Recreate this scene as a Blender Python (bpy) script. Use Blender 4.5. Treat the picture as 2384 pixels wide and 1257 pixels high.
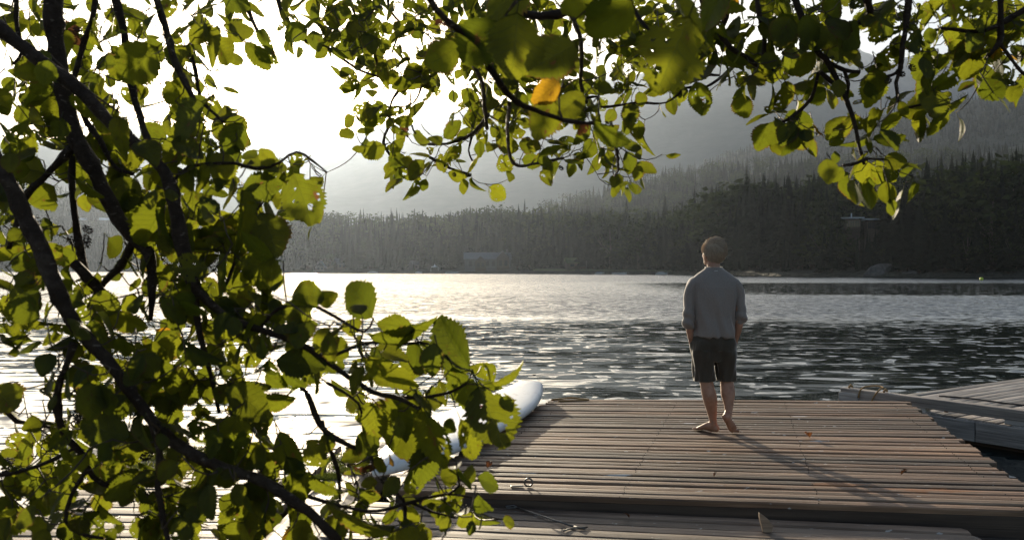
import bpy, bmesh, math, random
import numpy as np
from mathutils import Vector, Matrix

for _o in list(bpy.data.objects):
    bpy.data.objects.remove(_o)
SC = bpy.context.scene
COL = SC.collection
RNG = np.random.default_rng(7)
random.seed(7)

# ------------------------------------------------------------------ camera
F = 2000.0            # focal length in photo pixels (photo is 2384 wide)
CX, CY = 1192.0, 628.5
HC = 1.90             # eye height above the lake
cam_d = bpy.data.cameras.new('camera')
cam = bpy.data.objects.new('camera', cam_d)
COL.objects.link(cam)
cam.location = (0, 0, HC)
cam.rotation_euler = (math.radians(90), 0, 0)
cam_d.sensor_width = 36.0
cam_d.lens = F / 2384.0 * 36.0
cam_d.clip_start = 0.05
cam_d.clip_end = 40000
cam_d.dof.use_dof = True
cam_d.dof.focus_distance = 7.7
cam_d.dof.aperture_fstop = 10.0
SC.camera = cam

# ------------------------------------------------------------------ light
SUN_DIR = Vector((-492 / F, 1.0, 388.5 / F)).normalized()      # towards the sun
SUN_EL = math.asin(SUN_DIR.z)
SUN_AZ = math.atan2(SUN_DIR.x, SUN_DIR.y)                      # from +Y, clockwise
world = bpy.data.worlds.new('World')
SC.world = world
world.use_nodes = True
wn = world.node_tree
wn.nodes.clear()
w_out = wn.nodes.new('ShaderNodeOutputWorld')
w_bg = wn.nodes.new('ShaderNodeBackground')
w_sky = wn.nodes.new('ShaderNodeTexSky')
w_sky.sky_type = 'NISHITA'
w_sky.sun_disc = False
w_sky.sun_elevation = SUN_EL
w_sky.sun_rotation = SUN_AZ
w_sky.altitude = 600
w_sky.air_density = 0.9
w_sky.dust_density = 3.0
w_sky.ozone_density = 0.3
w_bg.inputs['Strength'].default_value = 0.07
wn.links.new(w_sky.outputs[0], w_bg.inputs[0])
wn.links.new(w_bg.outputs[0], w_out.inputs[0])

sun_d = bpy.data.lights.new('sun', 'SUN')
sun_d.energy = 5.0
sun_d.angle = math.radians(0.5)
sun_d.color = (1.0, 0.85, 0.62)
sun = bpy.data.objects.new('sun', sun_d)
COL.objects.link(sun)
sun.location = (-20, 60, 40)
sun.rotation_euler = SUN_DIR.to_track_quat('Z', 'Y').to_euler()

SC.view_settings.view_transform = 'Standard'
SC.view_settings.look = 'None'
SC.view_settings.gamma = 1.0
SC.view_settings.use_curve_mapping = False
SC.view_settings.exposure = 1.25
SC.render.engine = 'CYCLES'
cy = SC.cycles
cy.use_denoising = True
cy.max_bounces = 8
cy.diffuse_bounces = 3
cy.glossy_bounces = 3
cy.transmission_bounces = 5
cy.transparent_max_bounces = 8
cy.volume_bounces = 0
cy.sample_clamp_indirect = 6.0
cy.caustics_reflective = False
cy.caustics_refractive = False

# ------------------------------------------------------------------ helpers
def at(px, py, d):
    """point at depth d seen at photo pixel (px, py)"""
    return Vector(((px - CX) / F * d, d, HC - (py - CY) / F * d))

def on(px, py, z):
    """point on the level plane z seen at photo pixel (px, py)"""
    y = F * (HC - z) / (py - CY)
    return Vector(((px - CX) / F * y, y, z))

class MB:
    def __init__(self):
        self.v = []; self.f = []; self.uv = None
    def add(self, vs, fs):
        b = len(self.v)
        self.v.extend([tuple(p) for p in vs])
        self.f.extend([tuple(i + b for i in f) for f in fs])
        return self
    def box(self, c, s, rz=0.0, m=None):
        vs = []
        for z in (-.5, .5):
            for x, y in ((-.5, -.5), (.5, -.5), (.5, .5), (-.5, .5)):
                p = Vector((x * s[0], y * s[1], z * s[2]))
                if m is not None: p = m @ p
                elif rz: p = Matrix.Rotation(rz, 3, 'Z') @ p
                vs.append(p + Vector(c))
        return self.add(vs, [(3, 2, 1, 0), (4, 5, 6, 7), (0, 1, 5, 4), (1, 2, 6, 5), (2, 3, 7, 6), (3, 0, 4, 7)])
    def hexa(self, p):      # 8 points: bottom ring of 4, top ring of 4
        return self.add(p, [(3, 2, 1, 0), (4, 5, 6, 7), (0, 1, 5, 4), (1, 2, 6, 5), (2, 3, 7, 6), (3, 0, 4, 7)])
    def tube(self, pts, rad, sides=8, cap=True, wob=0.0, rnd=None):
        pts = [Vector(p) for p in pts]
        n = len(pts)
        if not hasattr(rad, '__len__'): rad = [rad] * n
        vs = []; fs = []
        t0 = (pts[1] - pts[0]).normalized()
        ref = Vector((0, 0, 1)) if abs(t0.z) < .9 else Vector((1, 0, 0))
        a = t0.cross(ref).normalized()
        for i, p in enumerate(pts):
            t = (pts[min(i + 1, n - 1)] - pts[max(i - 1, 0)])
            t = t.normalized() if t.length > 1e-9 else t0
            a = (a - t * a.dot(t))
            a = a.normalized() if a.length > 1e-6 else t.orthogonal().normalized()
            b = t.cross(a)
            for k in range(sides):
                w = 2 * math.pi * k / sides
                r = rad[i] * (1 + (wob * (rnd or random).uniform(-1, 1) if wob else 0))
                vs.append(p + a * (math.cos(w) * r) + b * (math.sin(w) * r))
        for i in range(n - 1):
            for k in range(sides):
                k2 = (k + 1) % sides
                fs.append((i * sides + k, i * sides + k2, (i + 1) * sides + k2, (i + 1) * sides + k))
        if cap:
            fs.append(tuple(range(sides - 1, -1, -1)))
            fs.append(tuple((n - 1) * sides + k for k in range(sides)))
        return self.add(vs, fs)
    def loft(self, rings, cap=True):
        s = len(rings[0]); vs = [p for r in rings for p in r]; fs = []
        for i in range(len(rings) - 1):
            for k in range(s):
                k2 = (k + 1) % s
                fs.append((i * s + k, i * s + k2, (i + 1) * s + k2, (i + 1) * s + k))
        if cap:
            fs.append(tuple(range(s - 1, -1, -1)))
            fs.append(tuple((len(rings) - 1) * s + k for k in range(s)))
        return self.add(vs, fs)
    def ball(self, c, r, m=None, seg=12, ring=8):
        rings = []
        for i in range(1, ring):
            a = math.pi * i / ring
            rr = []
            for k in range(seg):
                w = 2 * math.pi * k / seg
                p = Vector((r[0] * math.sin(a) * math.cos(w), r[1] * math.sin(a) * math.sin(w), -r[2] * math.cos(a)))
                if m is not None: p = m @ p
                rr.append(p + Vector(c))
            rings.append(rr)
        return self.loft(rings)
    def mesh(self, name, smooth=False):
        me = bpy.data.meshes.new(name)
        me.from_pydata(self.v, [], self.f)
        if self.uv is not None:
            l = me.uv_layers.new(name='UVMap')
            l.data.foreach_set('uv', np.asarray(self.uv, dtype=np.float32).ravel())
        if smooth:
            me.polygons.foreach_set('use_smooth', [True] * len(me.polygons))
        me.update()
        return me
    def build(self, name, mat, parent=None, loc=None, smooth=False, bevel=0.0):
        me = self.mesh(name, smooth)
        return link(name, me, mat, parent, loc, bevel)

def link(name, me, mat, parent=None, loc=None, bevel=0.0):
    o = bpy.data.objects.new(name, me)
    COL.objects.link(o)
    if mat is not None and not me.materials:
        me.materials.append(mat)
    if parent is not None: o.parent = parent
    if loc is not None: o.location = loc
    if bevel:
        b = o.modifiers.new('edge', 'BEVEL'); b.width = bevel; b.segments = 2; b.limit_method = 'ANGLE'
    return o

def thing(name, label, cat, loc=(0, 0, 0), rz=0.0, group=None):
    o = bpy.data.objects.new(name, None)
    COL.objects.link(o)
    o.location = loc; o.rotation_euler = (0, 0, rz)
    o.empty_display_size = .2
    return tag(o, label, cat, group)

def tag(o, label, cat, group=None):
    o['label'] = label; o['category'] = cat
    if group: o['group'] = group
    return o

def kind(o, k):
    o['kind'] = k
    return o

def catmull(pts, step):
    """smooth path through rows (x, y, z, r), about `step` apart"""
    P = np.asarray(pts, float)
    if len(P) < 3:
        n = max(2, int(np.linalg.norm(P[-1, :3] - P[0, :3]) / step) + 1)
        t = np.linspace(0, 1, n)[:, None]
        return P[0] * (1 - t) + P[-1] * t
    Q = np.vstack([2 * P[0] - P[1], P, 2 * P[-1] - P[-2]])
    out = []
    for i in range(1, len(Q) - 2):
        n = max(2, int(np.linalg.norm(Q[i + 1, :3] - Q[i, :3]) / step) + 1)
        for t in np.arange(n) / n:
            out.append(.5 * ((2 * Q[i]) + (-Q[i - 1] + Q[i + 1]) * t + (2 * Q[i - 1] - 5 * Q[i] + 4 * Q[i + 1] - Q[i + 2]) * t * t
                             + (-Q[i - 1] + 3 * Q[i] - 3 * Q[i + 1] + Q[i + 2]) * t ** 3))
    out.append(P[-1])
    return np.array(out)

# ------------------------------------------------------------------ materials
class NT:
    def __init__(self, name):
        self.m = bpy.data.materials.new(name)
        self.m.use_nodes = True
        self.t = self.m.node_tree
        self.t.nodes.clear()
        self.out = self.t.nodes.new('ShaderNodeOutputMaterial')
    def n(self, typ, ins=None, **kw):
        nd = self.t.nodes.new(typ)
        for k, v in kw.items(): setattr(nd, k, v)
        for k, v in (ins or {}).items():
            self.put(nd.inputs[k], v)
        return nd
    def put(self, sock, v):
        if hasattr(v, 'is_linked') or hasattr(v, 'links'):
            self.t.links.new(v, sock)
        elif hasattr(v, 'outputs'):
            self.t.links.new(v.outputs[0], sock)
        else:
            sock.default_value = v
    def math(self, op, a, b=0.0, c=0.0, clamp=False):
        nd = self.t.nodes.new('ShaderNodeMath'); nd.operation = op; nd.use_clamp = clamp
        self.put(nd.inputs[0], a); self.put(nd.inputs[1], b); self.put(nd.inputs[2], c)
        return nd.outputs[0]
    def vmath(self, op, a, b=(0, 0, 0), scale=None):
        nd = self.t.nodes.new('ShaderNodeVectorMath'); nd.operation = op
        self.put(nd.inputs[0], a); self.put(nd.inputs[1], b)
        if scale is not None: self.put(nd.inputs['Scale'], scale)
        return nd.outputs[0]
    def noise(self, vec, scale, detail=2.0, rough=.5, dist=0.0, out=0):
        nd = self.n('ShaderNodeTexNoise', {'Vector': vec, 'Scale': scale, 'Detail': detail, 'Roughness': rough, 'Distortion': dist})
        return nd.outputs[out]
    def ramp(self, fac, stops, interp='LINEAR'):
        nd = self.t.nodes.new('ShaderNodeValToRGB')
        nd.color_ramp.interpolation = interp
        e = nd.color_ramp.elements
        while len(e) < len(stops): e.new(.5)
        for el, (p, c) in zip(e, stops):
            el.position = p
            el.color = (c[0], c[1], c[2], 1) if hasattr(c, '__len__') else (c, c, c, 1)
        self.put(nd.inputs[0], fac)
        return nd.outputs[0]
    def mix(self, fac, a, b, blend='MIX'):
        nd = self.t.nodes.new('ShaderNodeMix'); nd.data_type = 'RGBA'; nd.blend_type = blend
        for s, v in ((nd.inputs[0], fac), (nd.inputs[6], a), (nd.inputs[7], b)):
            if isinstance(v, tuple) and len(v) == 3: v = (*v, 1)
            self.put(s, v)
        return nd.outputs[2]
    def smooth(self, v, lo, hi):
        nd = self.n('ShaderNodeMapRange', interpolation_type='SMOOTHSTEP')
        self.put(nd.inputs['Value'], v); nd.inputs['From Min'].default_value = lo; nd.inputs['From Max'].default_value = hi
        return nd.outputs[0]
    def bump(self, h, strength=.5, dist=.01, normal=None):
        nd = self.n('ShaderNodeBump', {'Height': h, 'Strength': strength, 'Distance': dist})
        if normal is not None: self.put(nd.inputs['Normal'], normal)
        return nd.outputs[0]
    def coord(self, which='Object'):
        return self.n('ShaderNodeTexCoord').outputs[which]
    def pos(self):
        return self.n('ShaderNodeNewGeometry').outputs['Position']
    def mapping(self, vec, scale=(1, 1, 1), loc=(0, 0, 0)):
        return self.n('ShaderNodeMapping', {'Vector': vec, 'Scale': scale, 'Location': loc}).outputs[0]
    def rand(self):
        return self.n('ShaderNodeObjectInfo').outputs['Random']
    def princ(self, base, rough=.6, normal=None, **ins):
        nd = self.t.nodes.new('ShaderNodeBsdfPrincipled')
        if isinstance(base, tuple) and len(base) == 3: base = (*base, 1)
        self.put(nd.inputs['Base Color'], base); self.put(nd.inputs['Roughness'], rough)
        if normal is not None: self.put(nd.inputs['Normal'], normal)
        for k, v in ins.items(): self.put(nd.inputs[k], v)
        return nd
    def done(self, shader, vol=None):
        if shader is not None: self.put(self.out.inputs['Surface'], shader)
        if vol is not None: self.put(self.out.inputs['Volume'], vol)
        return self.m

def mat_plain(name, col, rough=.6, var=.15, scale=20, bump=.2, metal=0.0):
    t = NT(name)
    c = t.coord()
    nz = t.noise(c, scale, 4, .6)
    k = t.ramp(nz, [(.25, 1 - var * 2), (.75, 1 + var)])
    base = t.mix(1.0, col, k, 'MULTIPLY')
    return t.done(t.princ(base, rough, t.bump(nz, bump, .005), Metallic=metal))

def mat_wood(name, dark, mid, light, tint_var=.35, rust=None, spots=True, rough=.62, warm=.5, streaks=()):
    """weathered board: object X runs along the grain, each board its own tone"""
    t = NT(name)
    c = t.coord('Object'); r = t.rand()
    off = t.n('ShaderNodeCombineXYZ', {'X': t.math('MULTIPLY', r, 37.0), 'Y': t.math('MULTIPLY', r, 91.0), 'Z': t.math('MULTIPLY', r, 53.0)}).outputs[0]
    v = t.vmath('ADD', c, off)
    grain = t.noise(t.mapping(v, (1.3, 46, 46)), 1.0, 5, .65, .4)
    broad = t.noise(t.mapping(v, (.9, 6, 6)), 1.0, 3, .6)
    crack = t.noise(t.mapping(v, (.8, 95, 95)), 1.0, 2, .5)
    knot = t.n('ShaderNodeTexVoronoi', {'Vector': t.mapping(v, (1.1, 5.5, 5.5)), 'Scale': 1.0}).outputs['Distance']
    tone = t.math('ADD', t.math('MULTIPLY', grain, .5), t.math('MULTIPLY', broad, .6))
    base = t.ramp(tone, [(.30, dark), (.52, mid), (.74, light)])
    # board to board tone
    kv = t.math('ADD', 1 - tint_var, t.math('MULTIPLY', r, 2 * tint_var))
    base = t.mix(1.0, base, t.n('ShaderNodeCombineColor', {0: kv, 1: kv, 2: kv}).outputs[0], 'MULTIPLY')
    r2 = t.math('FRACT', t.math('MULTIPLY', r, 17.31))
    base = t.mix(t.math('MULTIPLY', r2, warm), base, t.mix(1.0, base, (1.20, .89, .66), 'MULTIPLY'))
    base = t.mix(t.smooth(crack, .64, .72), base, t.mix(1.0, base, (.25, .22, .2), 'MULTIPLY'))
    base = t.mix(t.smooth(knot, .10, .03), base, t.mix(1.0, base, (.35, .27, .2), 'MULTIPLY'))
    p = t.pos()
    if spots:
        sp = t.noise(t.mapping(p, (9, 26, 9)), 1.0, 3, .6)
        base = t.mix(t.math('MULTIPLY', t.smooth(sp, .665, .71), .8), base, (.55, .54, .52))
        dk = t.noise(t.mapping(p, (.55, .9, .5)), 1.0, 4, .6)
        base = t.mix(t.smooth(dk, .48, .68), base, t.mix(1.0, base, (.55, .54, .56), 'MULTIPLY'))
    if rust is not None:
        for (cx, cyy, rx, ry) in rust:
            q = t.mapping(p, (1 / rx, 1 / ry, 0), (-cx / rx, -cyy / ry, 0))
            d = t.vmath('LENGTH', q)
            d = t.n('ShaderNodeVectorMath', {0: q}, operation='LENGTH').outputs['Value']
            nz = t.noise(t.mapping(p, (5, 16, 5)), 1.0, 3, .6)
            fac = t.smooth(t.math('ADD', d, t.math('MULTIPLY', t.math('SUBTRACT', nz, .5), 3.4)), 1.0, .35)
            base = t.mix(t.math('MULTIPLY', fac, .92), base, (.24, .088, .020))
    for (cx, cyy, rx, ry) in streaks:
        q = t.mapping(p, (1 / rx, 1 / ry, 0), (-cx / rx, -cyy / ry, 0))
        d = t.n('ShaderNodeVectorMath', {0: q}, operation='LENGTH').outputs['Value']
        nz = t.noise(t.mapping(p, (9, 60, 5)), 1.0, 3, .6)
        base = t.mix(t.math('MULTIPLY', t.smooth(t.math('ADD', d, t.math('MULTIPLY', t.math('SUBTRACT', nz, .5), 2.4)), 1.0, .5), .85), base, (.60, .60, .60))
    h = t.math('SUBTRACT', t.math('MULTIPLY', grain, .7), t.math('MULTIPLY', t.smooth(crack, .62, .72), .8))
    rg = t.math('ADD', rough - .12, t.math('MULTIPLY', grain, .3))
    return t.done(t.princ(base, rg, t.bump(h, .55, .006)))
# ================================================================== setting
def interp(tab, x):
    xs = [a for a, _ in tab]; ys = [b for _, b in tab]
    return np.interp(x, xs, ys)

SHORE = [(-900, 632.2), (0, 632.0), (130, 632), (330, 632.2), (500, 633.4), (640, 634.6), (800, 635.4), (1000, 636), (1200, 636.8), (1400, 638),
         (1560, 639.3), (1640, 640.5), (1700, 641.5), (1750, 642.4), (1850, 643.3), (1900, 643.8), (2000, 644.6), (2200, 646), (2384, 647), (3200, 650)]
TOP_A = [(-900, 380), (0, 388), (130, 408), (330, 440), (500, 482), (640, 484), (800, 476), (1000, 478), (1200, 464), (1400, 476),
         (1560, 484), (1640, 455), (1700, 420), (1750, 404), (1850, 404), (1900, 398), (2000, 408), (2200, 380), (2384, 352), (3200, 330)]
TOP_B = [(-900, 700), (1050, 620), (1180, 512), (1290, 458), (1400, 425), (1550, 384), (1650, 372), (1760, 360), (1900, 354), (2100, 346), (2384, 330), (3200, 320)]
TOP_C = [(-900, 700), (1150, 600), (1350, 478), (1500, 416), (1700, 348), (1850, 303), (2000, 264), (2200, 218), (2384, 198), (2700, 172), (3200, 160)]
TOP_M = [(-900, 300), (-200, 318), (0, 330), (200, 318), (330, 292), (420, 296), (520, 318), (620, 335), (700, 342), (800, 318), (870, 301), (930, 284), (965, 290),
         (1040, 263), (1120, 250), (1250, 226), (1340, 203), (1420, 185), (1500, 166), (1600, 150), (1750, 141), (1850, 170), (1950, 222), (2100, 262), (2300, 330), (3200, 420)]
TOP_F = [(1300, 330), (1500, 262), (1700, 182), (1850, 132), (1900, 113), (1940, 108), (1962, 124), (2000, 119), (2020, 128), (2045, 140), (2070, 151),
         (2100, 136), (2140, 120), (2180, 128), (2220, 141), (2260, 165), (2300, 186), (2384, 216), (2600, 262), (3200, 300)]

def shore_d(px):
    return F * HC / (interp(SHORE, px) - CY)

def fbm(x, y, seed=0, octv=4):
    r = np.random.default_rng(seed); out = 0.0; a = 1.0
    for o in range(octv):
        for _ in range(3):
            th = r.uniform(0, 6.28); k = 2 ** o * r.uniform(.7, 1.3); ph = r.uniform(0, 6.28)
            out = out + a / 3 * np.sin((x * math.cos(th) + y * math.sin(th)) * k + ph)
        a *= .52
    return out

DEEP_A = 150.0; TREE_A = 27.0
def height_a(px, d):
    s = shore_d(px); dd = np.clip((d - s) / DEEP_A, -1, 3)
    D = s + DEEP_A
    top = HC + (CY - interp(TOP_A, px)) / F * D - TREE_A
    top = np.maximum(top, 2.0)
    k = np.clip(dd, 0, 1)
    h = 1.0 + (top - 1.0) * (k * k * (3 - 2 * k) * .55 + k * .45)
    h = np.where(dd < 0, -3.0, h)
    h = np.where(dd > 1, top * np.clip(1 - (dd - 1) * .5, .3, 1), h)
    return h

def d_of(tab_d, px): return interp(tab_d, px)
DIST_B = [(-900, 1000), (1100, 950), (1600, 1000), (2384, 900), (3200, 850)]
DIST_C = [(-900, 2100), (1300, 2100), (2384, 1900), (3200, 1800)]

def ridge_mesh(name, top, dist, tree, px0, px1, dpx, depth, mat, foot, seed, rough, nring=16, back=.5):
    pxs = np.arange(px0, px1 + 1, dpx)
    rings = np.concatenate([np.linspace(0, 1, nring), 1 + np.linspace(.15, 1, 4) * back])
    vs = []
    for k in rings:
        d = (dist(pxs) if callable(dist) else np.full(len(pxs), float(dist))) - depth + depth * k
        dr = (dist(pxs) if callable(dist) else float(dist))
        ztop = HC + (CY - interp(top, pxs)) / F * dr - tree
        ztop = np.maximum(ztop, foot)
        if k <= 1:
            z = foot + (ztop - foot) * (k ** 1.15)
        else:
            z = foot + (ztop - foot) * (1 - (k - 1) / back * .6)
        X = (pxs - CX) / F * d
        n = fbm(X / depth * 7, d / depth * 7, seed)
        amp = rough * (ztop - foot) * (4 * k * (1 - k) if k <= 1 else 0) 
        rid = rough * .10 * (ztop - foot) * fbm(pxs / 40.0, 0 * pxs, seed + 1, 5) * min(k, 1)
        vs.append(np.stack([X, d, z + amp * n * .6 + rid], 1))
    V = np.concatenate(vs); m = len(pxs)
    mb = MB()
    mb.v = [tuple(p) for p in V]
    for i in range(len(rings) - 1):
        for j in range(m - 1):
            mb.f.append((i * m + j, i * m + j + 1, (i + 1) * m + j + 1, (i + 1) * m + j))
    return kind(mb.build(name, mat, smooth=True), 'structure')

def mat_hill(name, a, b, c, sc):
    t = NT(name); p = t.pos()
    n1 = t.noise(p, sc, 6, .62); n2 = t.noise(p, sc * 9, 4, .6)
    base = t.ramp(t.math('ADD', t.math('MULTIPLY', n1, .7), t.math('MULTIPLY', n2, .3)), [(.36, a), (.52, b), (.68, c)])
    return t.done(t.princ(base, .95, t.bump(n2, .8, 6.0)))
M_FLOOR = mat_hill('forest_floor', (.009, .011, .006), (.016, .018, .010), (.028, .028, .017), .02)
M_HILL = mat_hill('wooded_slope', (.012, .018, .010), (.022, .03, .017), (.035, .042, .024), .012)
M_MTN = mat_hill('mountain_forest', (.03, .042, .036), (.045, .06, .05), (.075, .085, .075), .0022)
def mat_rock():
    t = NT('alpine_rock'); p = t.pos()
    n1 = t.noise(p, .004, 7, .65); n2 = t.noise(t.mapping(p, (1, 1, .5)), .012, 5, .6)
    z = t.n('ShaderNodeSeparateXYZ', {0: p}).outputs[2]
    rock = t.ramp(n1, [(.35, (.05, .055, .06)), (.6, (.13, .13, .135)), (.75, (.2, .2, .2))])
    f = t.smooth(t.math('ADD', z, t.math('MULTIPLY', n1, 600)), 1250, 1600)
    base = t.mix(f, (.03, .042, .034), rock)
    base = t.mix(t.math('MULTIPLY', t.smooth(n2, .70, .74), t.smooth(z, 1250, 1500)), base, (.75, .77, .8))
    return t.done(t.princ(base, .95, t.bump(n1, 1.0, 40)))
M_ROCK = mat_rock()

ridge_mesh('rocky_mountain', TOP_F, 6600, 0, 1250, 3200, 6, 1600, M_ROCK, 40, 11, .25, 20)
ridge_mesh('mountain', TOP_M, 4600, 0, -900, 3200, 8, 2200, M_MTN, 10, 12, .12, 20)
dC = lambda px: d_of(DIST_C, px)
dB = lambda px: d_of(DIST_B, px)
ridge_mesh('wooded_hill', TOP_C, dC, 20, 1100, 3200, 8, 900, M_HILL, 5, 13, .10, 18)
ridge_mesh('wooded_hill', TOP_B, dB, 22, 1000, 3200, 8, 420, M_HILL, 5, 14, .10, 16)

# shore land of the far side: one sheet from the water line back to the first tree line
def far_shore():
    pxs = np.arange(-900, 3201, 8.0)
    offs = np.array([-6, -1.0, 0.2, 1.5, 4, 10, 20, 35, 55, 80, 110, 150, 230, 330])
    vs = []
    for o in offs:
        d = shore_d(pxs) + o
        z = height_a(pxs, d) if o > 2 else np.full(len(pxs), {-6: -1.5, -1.0: -.25, 0.2: .35, 1.5: .9}[float(o)])
        X = (pxs - CX) / F * d
        z = z + .35 * fbm(pxs / 9.0, 0 * pxs, 31, 4) * (1 if .1 < o < 12 else 0.2)
        vs.append(np.stack([X, d, z], 1))
    V = np.concatenate(vs); m = len(pxs); mb = MB(); mb.v = [tuple(p) for p in V]
    for i in range(len(offs) - 1):
        for j in range(m - 1):
            mb.f.append((i * m + j, i * m + j + 1, (i + 1) * m + j + 1, (i + 1) * m + j))
    return kind(mb.build('far_shore', M_FLOOR, smooth=True), 'structure')
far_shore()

# ------------------------------------------------------------------ lake
def mat_water():
    t = NT('lake_water'); p = t.pos()
    sep = t.n('ShaderNodeSeparateXYZ', {0: p}); y = sep.outputs[1]; x = sep.outputs[0]
    def slope(sx, sy, scale_rot, detail, seed):
        q = t.mapping(p, (1 / sx, 1 / sy, 1), (seed * 13.1, seed * 7.7, seed))
        c = t.noise(q, 1.0, detail, .5, .35, out=1)
        return t.vmath('SUBTRACT', c, (.5, .5, .5))
    swell = slope(2.2, .50, 0, .8, 1)
    bn = t.noise(t.mapping(p, (1 / .55, 1 / .42, 1), (3.1, 8.2, 4.0)), 1.0, .4, .5, .3)
    bn = t.math('ADD', bn, t.math('MULTIPLY', t.math('SUBTRACT', t.noise(t.mapping(p, (.16, .30, 1)), 1.0, 1, .5), .5), .16))
    bl = t.noise(t.mapping(p, (1 / 1.5, 1 / .62, 1), (7.7, 2.9, 9.0)), 1.0, .3, .5, .5)
    sm = t.noise(t.mapping(p, (1 / .26, 1 / .22, 1), (1.7, 6.9, 2.0)), 1.0, .3, .5, .3)
    peak = t.math('MAXIMUM', t.math('MAXIMUM', t.smooth(bn, .585, .82), t.smooth(bl, .63, .86)), t.math('MULTIPLY', t.smooth(sm, .62, .85), .8))
    lines = slope(1.3, .15, 0, 1.2, 6)
    rip = slope(.55, .24, 0, 1.0, 2)
    chop = slope(.55, .20, 0, 2.0, 3)
    gust = t.noise(t.mapping(p, (.012, .05, 1)), 1.0, 3, .55)
    # wind bands lying across the lake
    yy = t.math('ADD', y, t.math('MULTIPLY', t.math('SUBTRACT', gust, .5), 22))
    yy = t.math('ADD', yy, t.math('MULTIPLY', x, .10))
    b1 = t.math('MULTIPLY', t.smooth(yy, 31, 40), t.smooth(yy, 72, 60))
    b2 = t.smooth(yy, 118, 150)
    lull = t.math('MULTIPLY', t.smooth(x, 5, 26), .8)
    mid = t.math('MULTIPLY', t.math('MULTIPLY', t.smooth(yy, 60, 72), t.smooth(yy, 150, 118)), t.math('SUBTRACT', .85, lull))
    rough = t.math('ADD', t.math('ADD', b1, b2), mid, clamp=True)
    a_sw = t.math('SUBTRACT', .17, t.math('MULTIPLY', t.smooth(yy, 18, 45), .10))
    a_ch = t.math('ADD', .03, t.math('MULTIPLY', rough, .95))
    s = t.vmath('ADD', t.vmath('SCALE', swell, scale=a_sw), t.vmath('SCALE', rip, scale=.07))
    s = t.vmath('ADD', s, t.vmath('SCALE', lines, scale=.15))
    s = t.vmath('ADD', s, t.vmath('SCALE', chop, scale=a_ch))
    ss = t.n('ShaderNodeSeparateXYZ', {0: s})
    nx = t.math('MULTIPLY', ss.outputs[0], .30)
    ny = t.math('SUBTRACT', ss.outputs[1], t.math('ADD', t.math('MULTIPLY', rough, .165), t.math('MULTIPLY', peak, .175)))
    nrm = t.vmath('NORMALIZE', t.n('ShaderNodeCombineXYZ', {'X': nx, 'Y': ny, 'Z': 1.0}).outputs[0])
    pr = t.princ((.010, .016, .017), 0.022, nrm, IOR=1.333)
    return t.done(pr)
M_WATER = mat_water()
def lake():
    mb = MB()
    ys = [-30, 0, 3, 6, 10, 20, 40, 80, 160, 320, 640, 1300]
    for y in ys:
        mb.v.append((-1500 if y > 100 else -400, y, 0)); mb.v.append((1500 if y > 100 else 400, y, 0))
    for i in range(len(ys) - 1):
        mb.f.append((2 * i, 2 * i + 1, 2 * i + 3, 2 * i + 2))
    return kind(mb.build('lake', M_WATER), 'structure')
lake()

# ------------------------------------------------------------------ air
HAZE_DENSITY = 5.6e-5
HAZE_G = 0.66
def haze():
    t = NT('haze_air')
    v = t.n('ShaderNodeVolumePrincipled')
    v.inputs['Color'].default_value = (.66, .79, 1.0, 1)
    v.inputs['Density'].default_value = HAZE_DENSITY
    v.inputs['Anisotropy'].default_value = HAZE_G
    m = t.done(None, v)
    mb = MB()
    mb.box((500, 3650, 898), (15000, 8100, 1804))
    o = mb.build('haze', m)
    return kind(o, 'stuff')


haze()
# ================================================================== forest
def mat_needles(name, a, b, c):
    t = NT(name)
    r = t.rand(); p = t.coord('Object')
    n = t.noise(p, .9, 3, .6)
    base = t.ramp(t.math('ADD', t.math('MULTIPLY', n, .45), t.math('MULTIPLY', r, .55)), [(.25, a), (.5, b), (.78, c)])
    d = t.n('ShaderNodeBsdfDiffuse', {'Color': base})
    tr = t.n('ShaderNodeBsdfTranslucent', {'Color': t.mix(1.0, base, (1.2, 1.3, .6), 'MULTIPLY')})
    return t.done(t.n('ShaderNodeMixShader', {0: .16, 1: d, 2: tr}))
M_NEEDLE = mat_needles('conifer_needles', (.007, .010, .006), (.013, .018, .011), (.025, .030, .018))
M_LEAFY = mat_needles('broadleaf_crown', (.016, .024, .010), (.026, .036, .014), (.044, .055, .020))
M_BARK = mat_plain('conifer_bark', (.07, .05, .038), .9, .3, 3)

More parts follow.
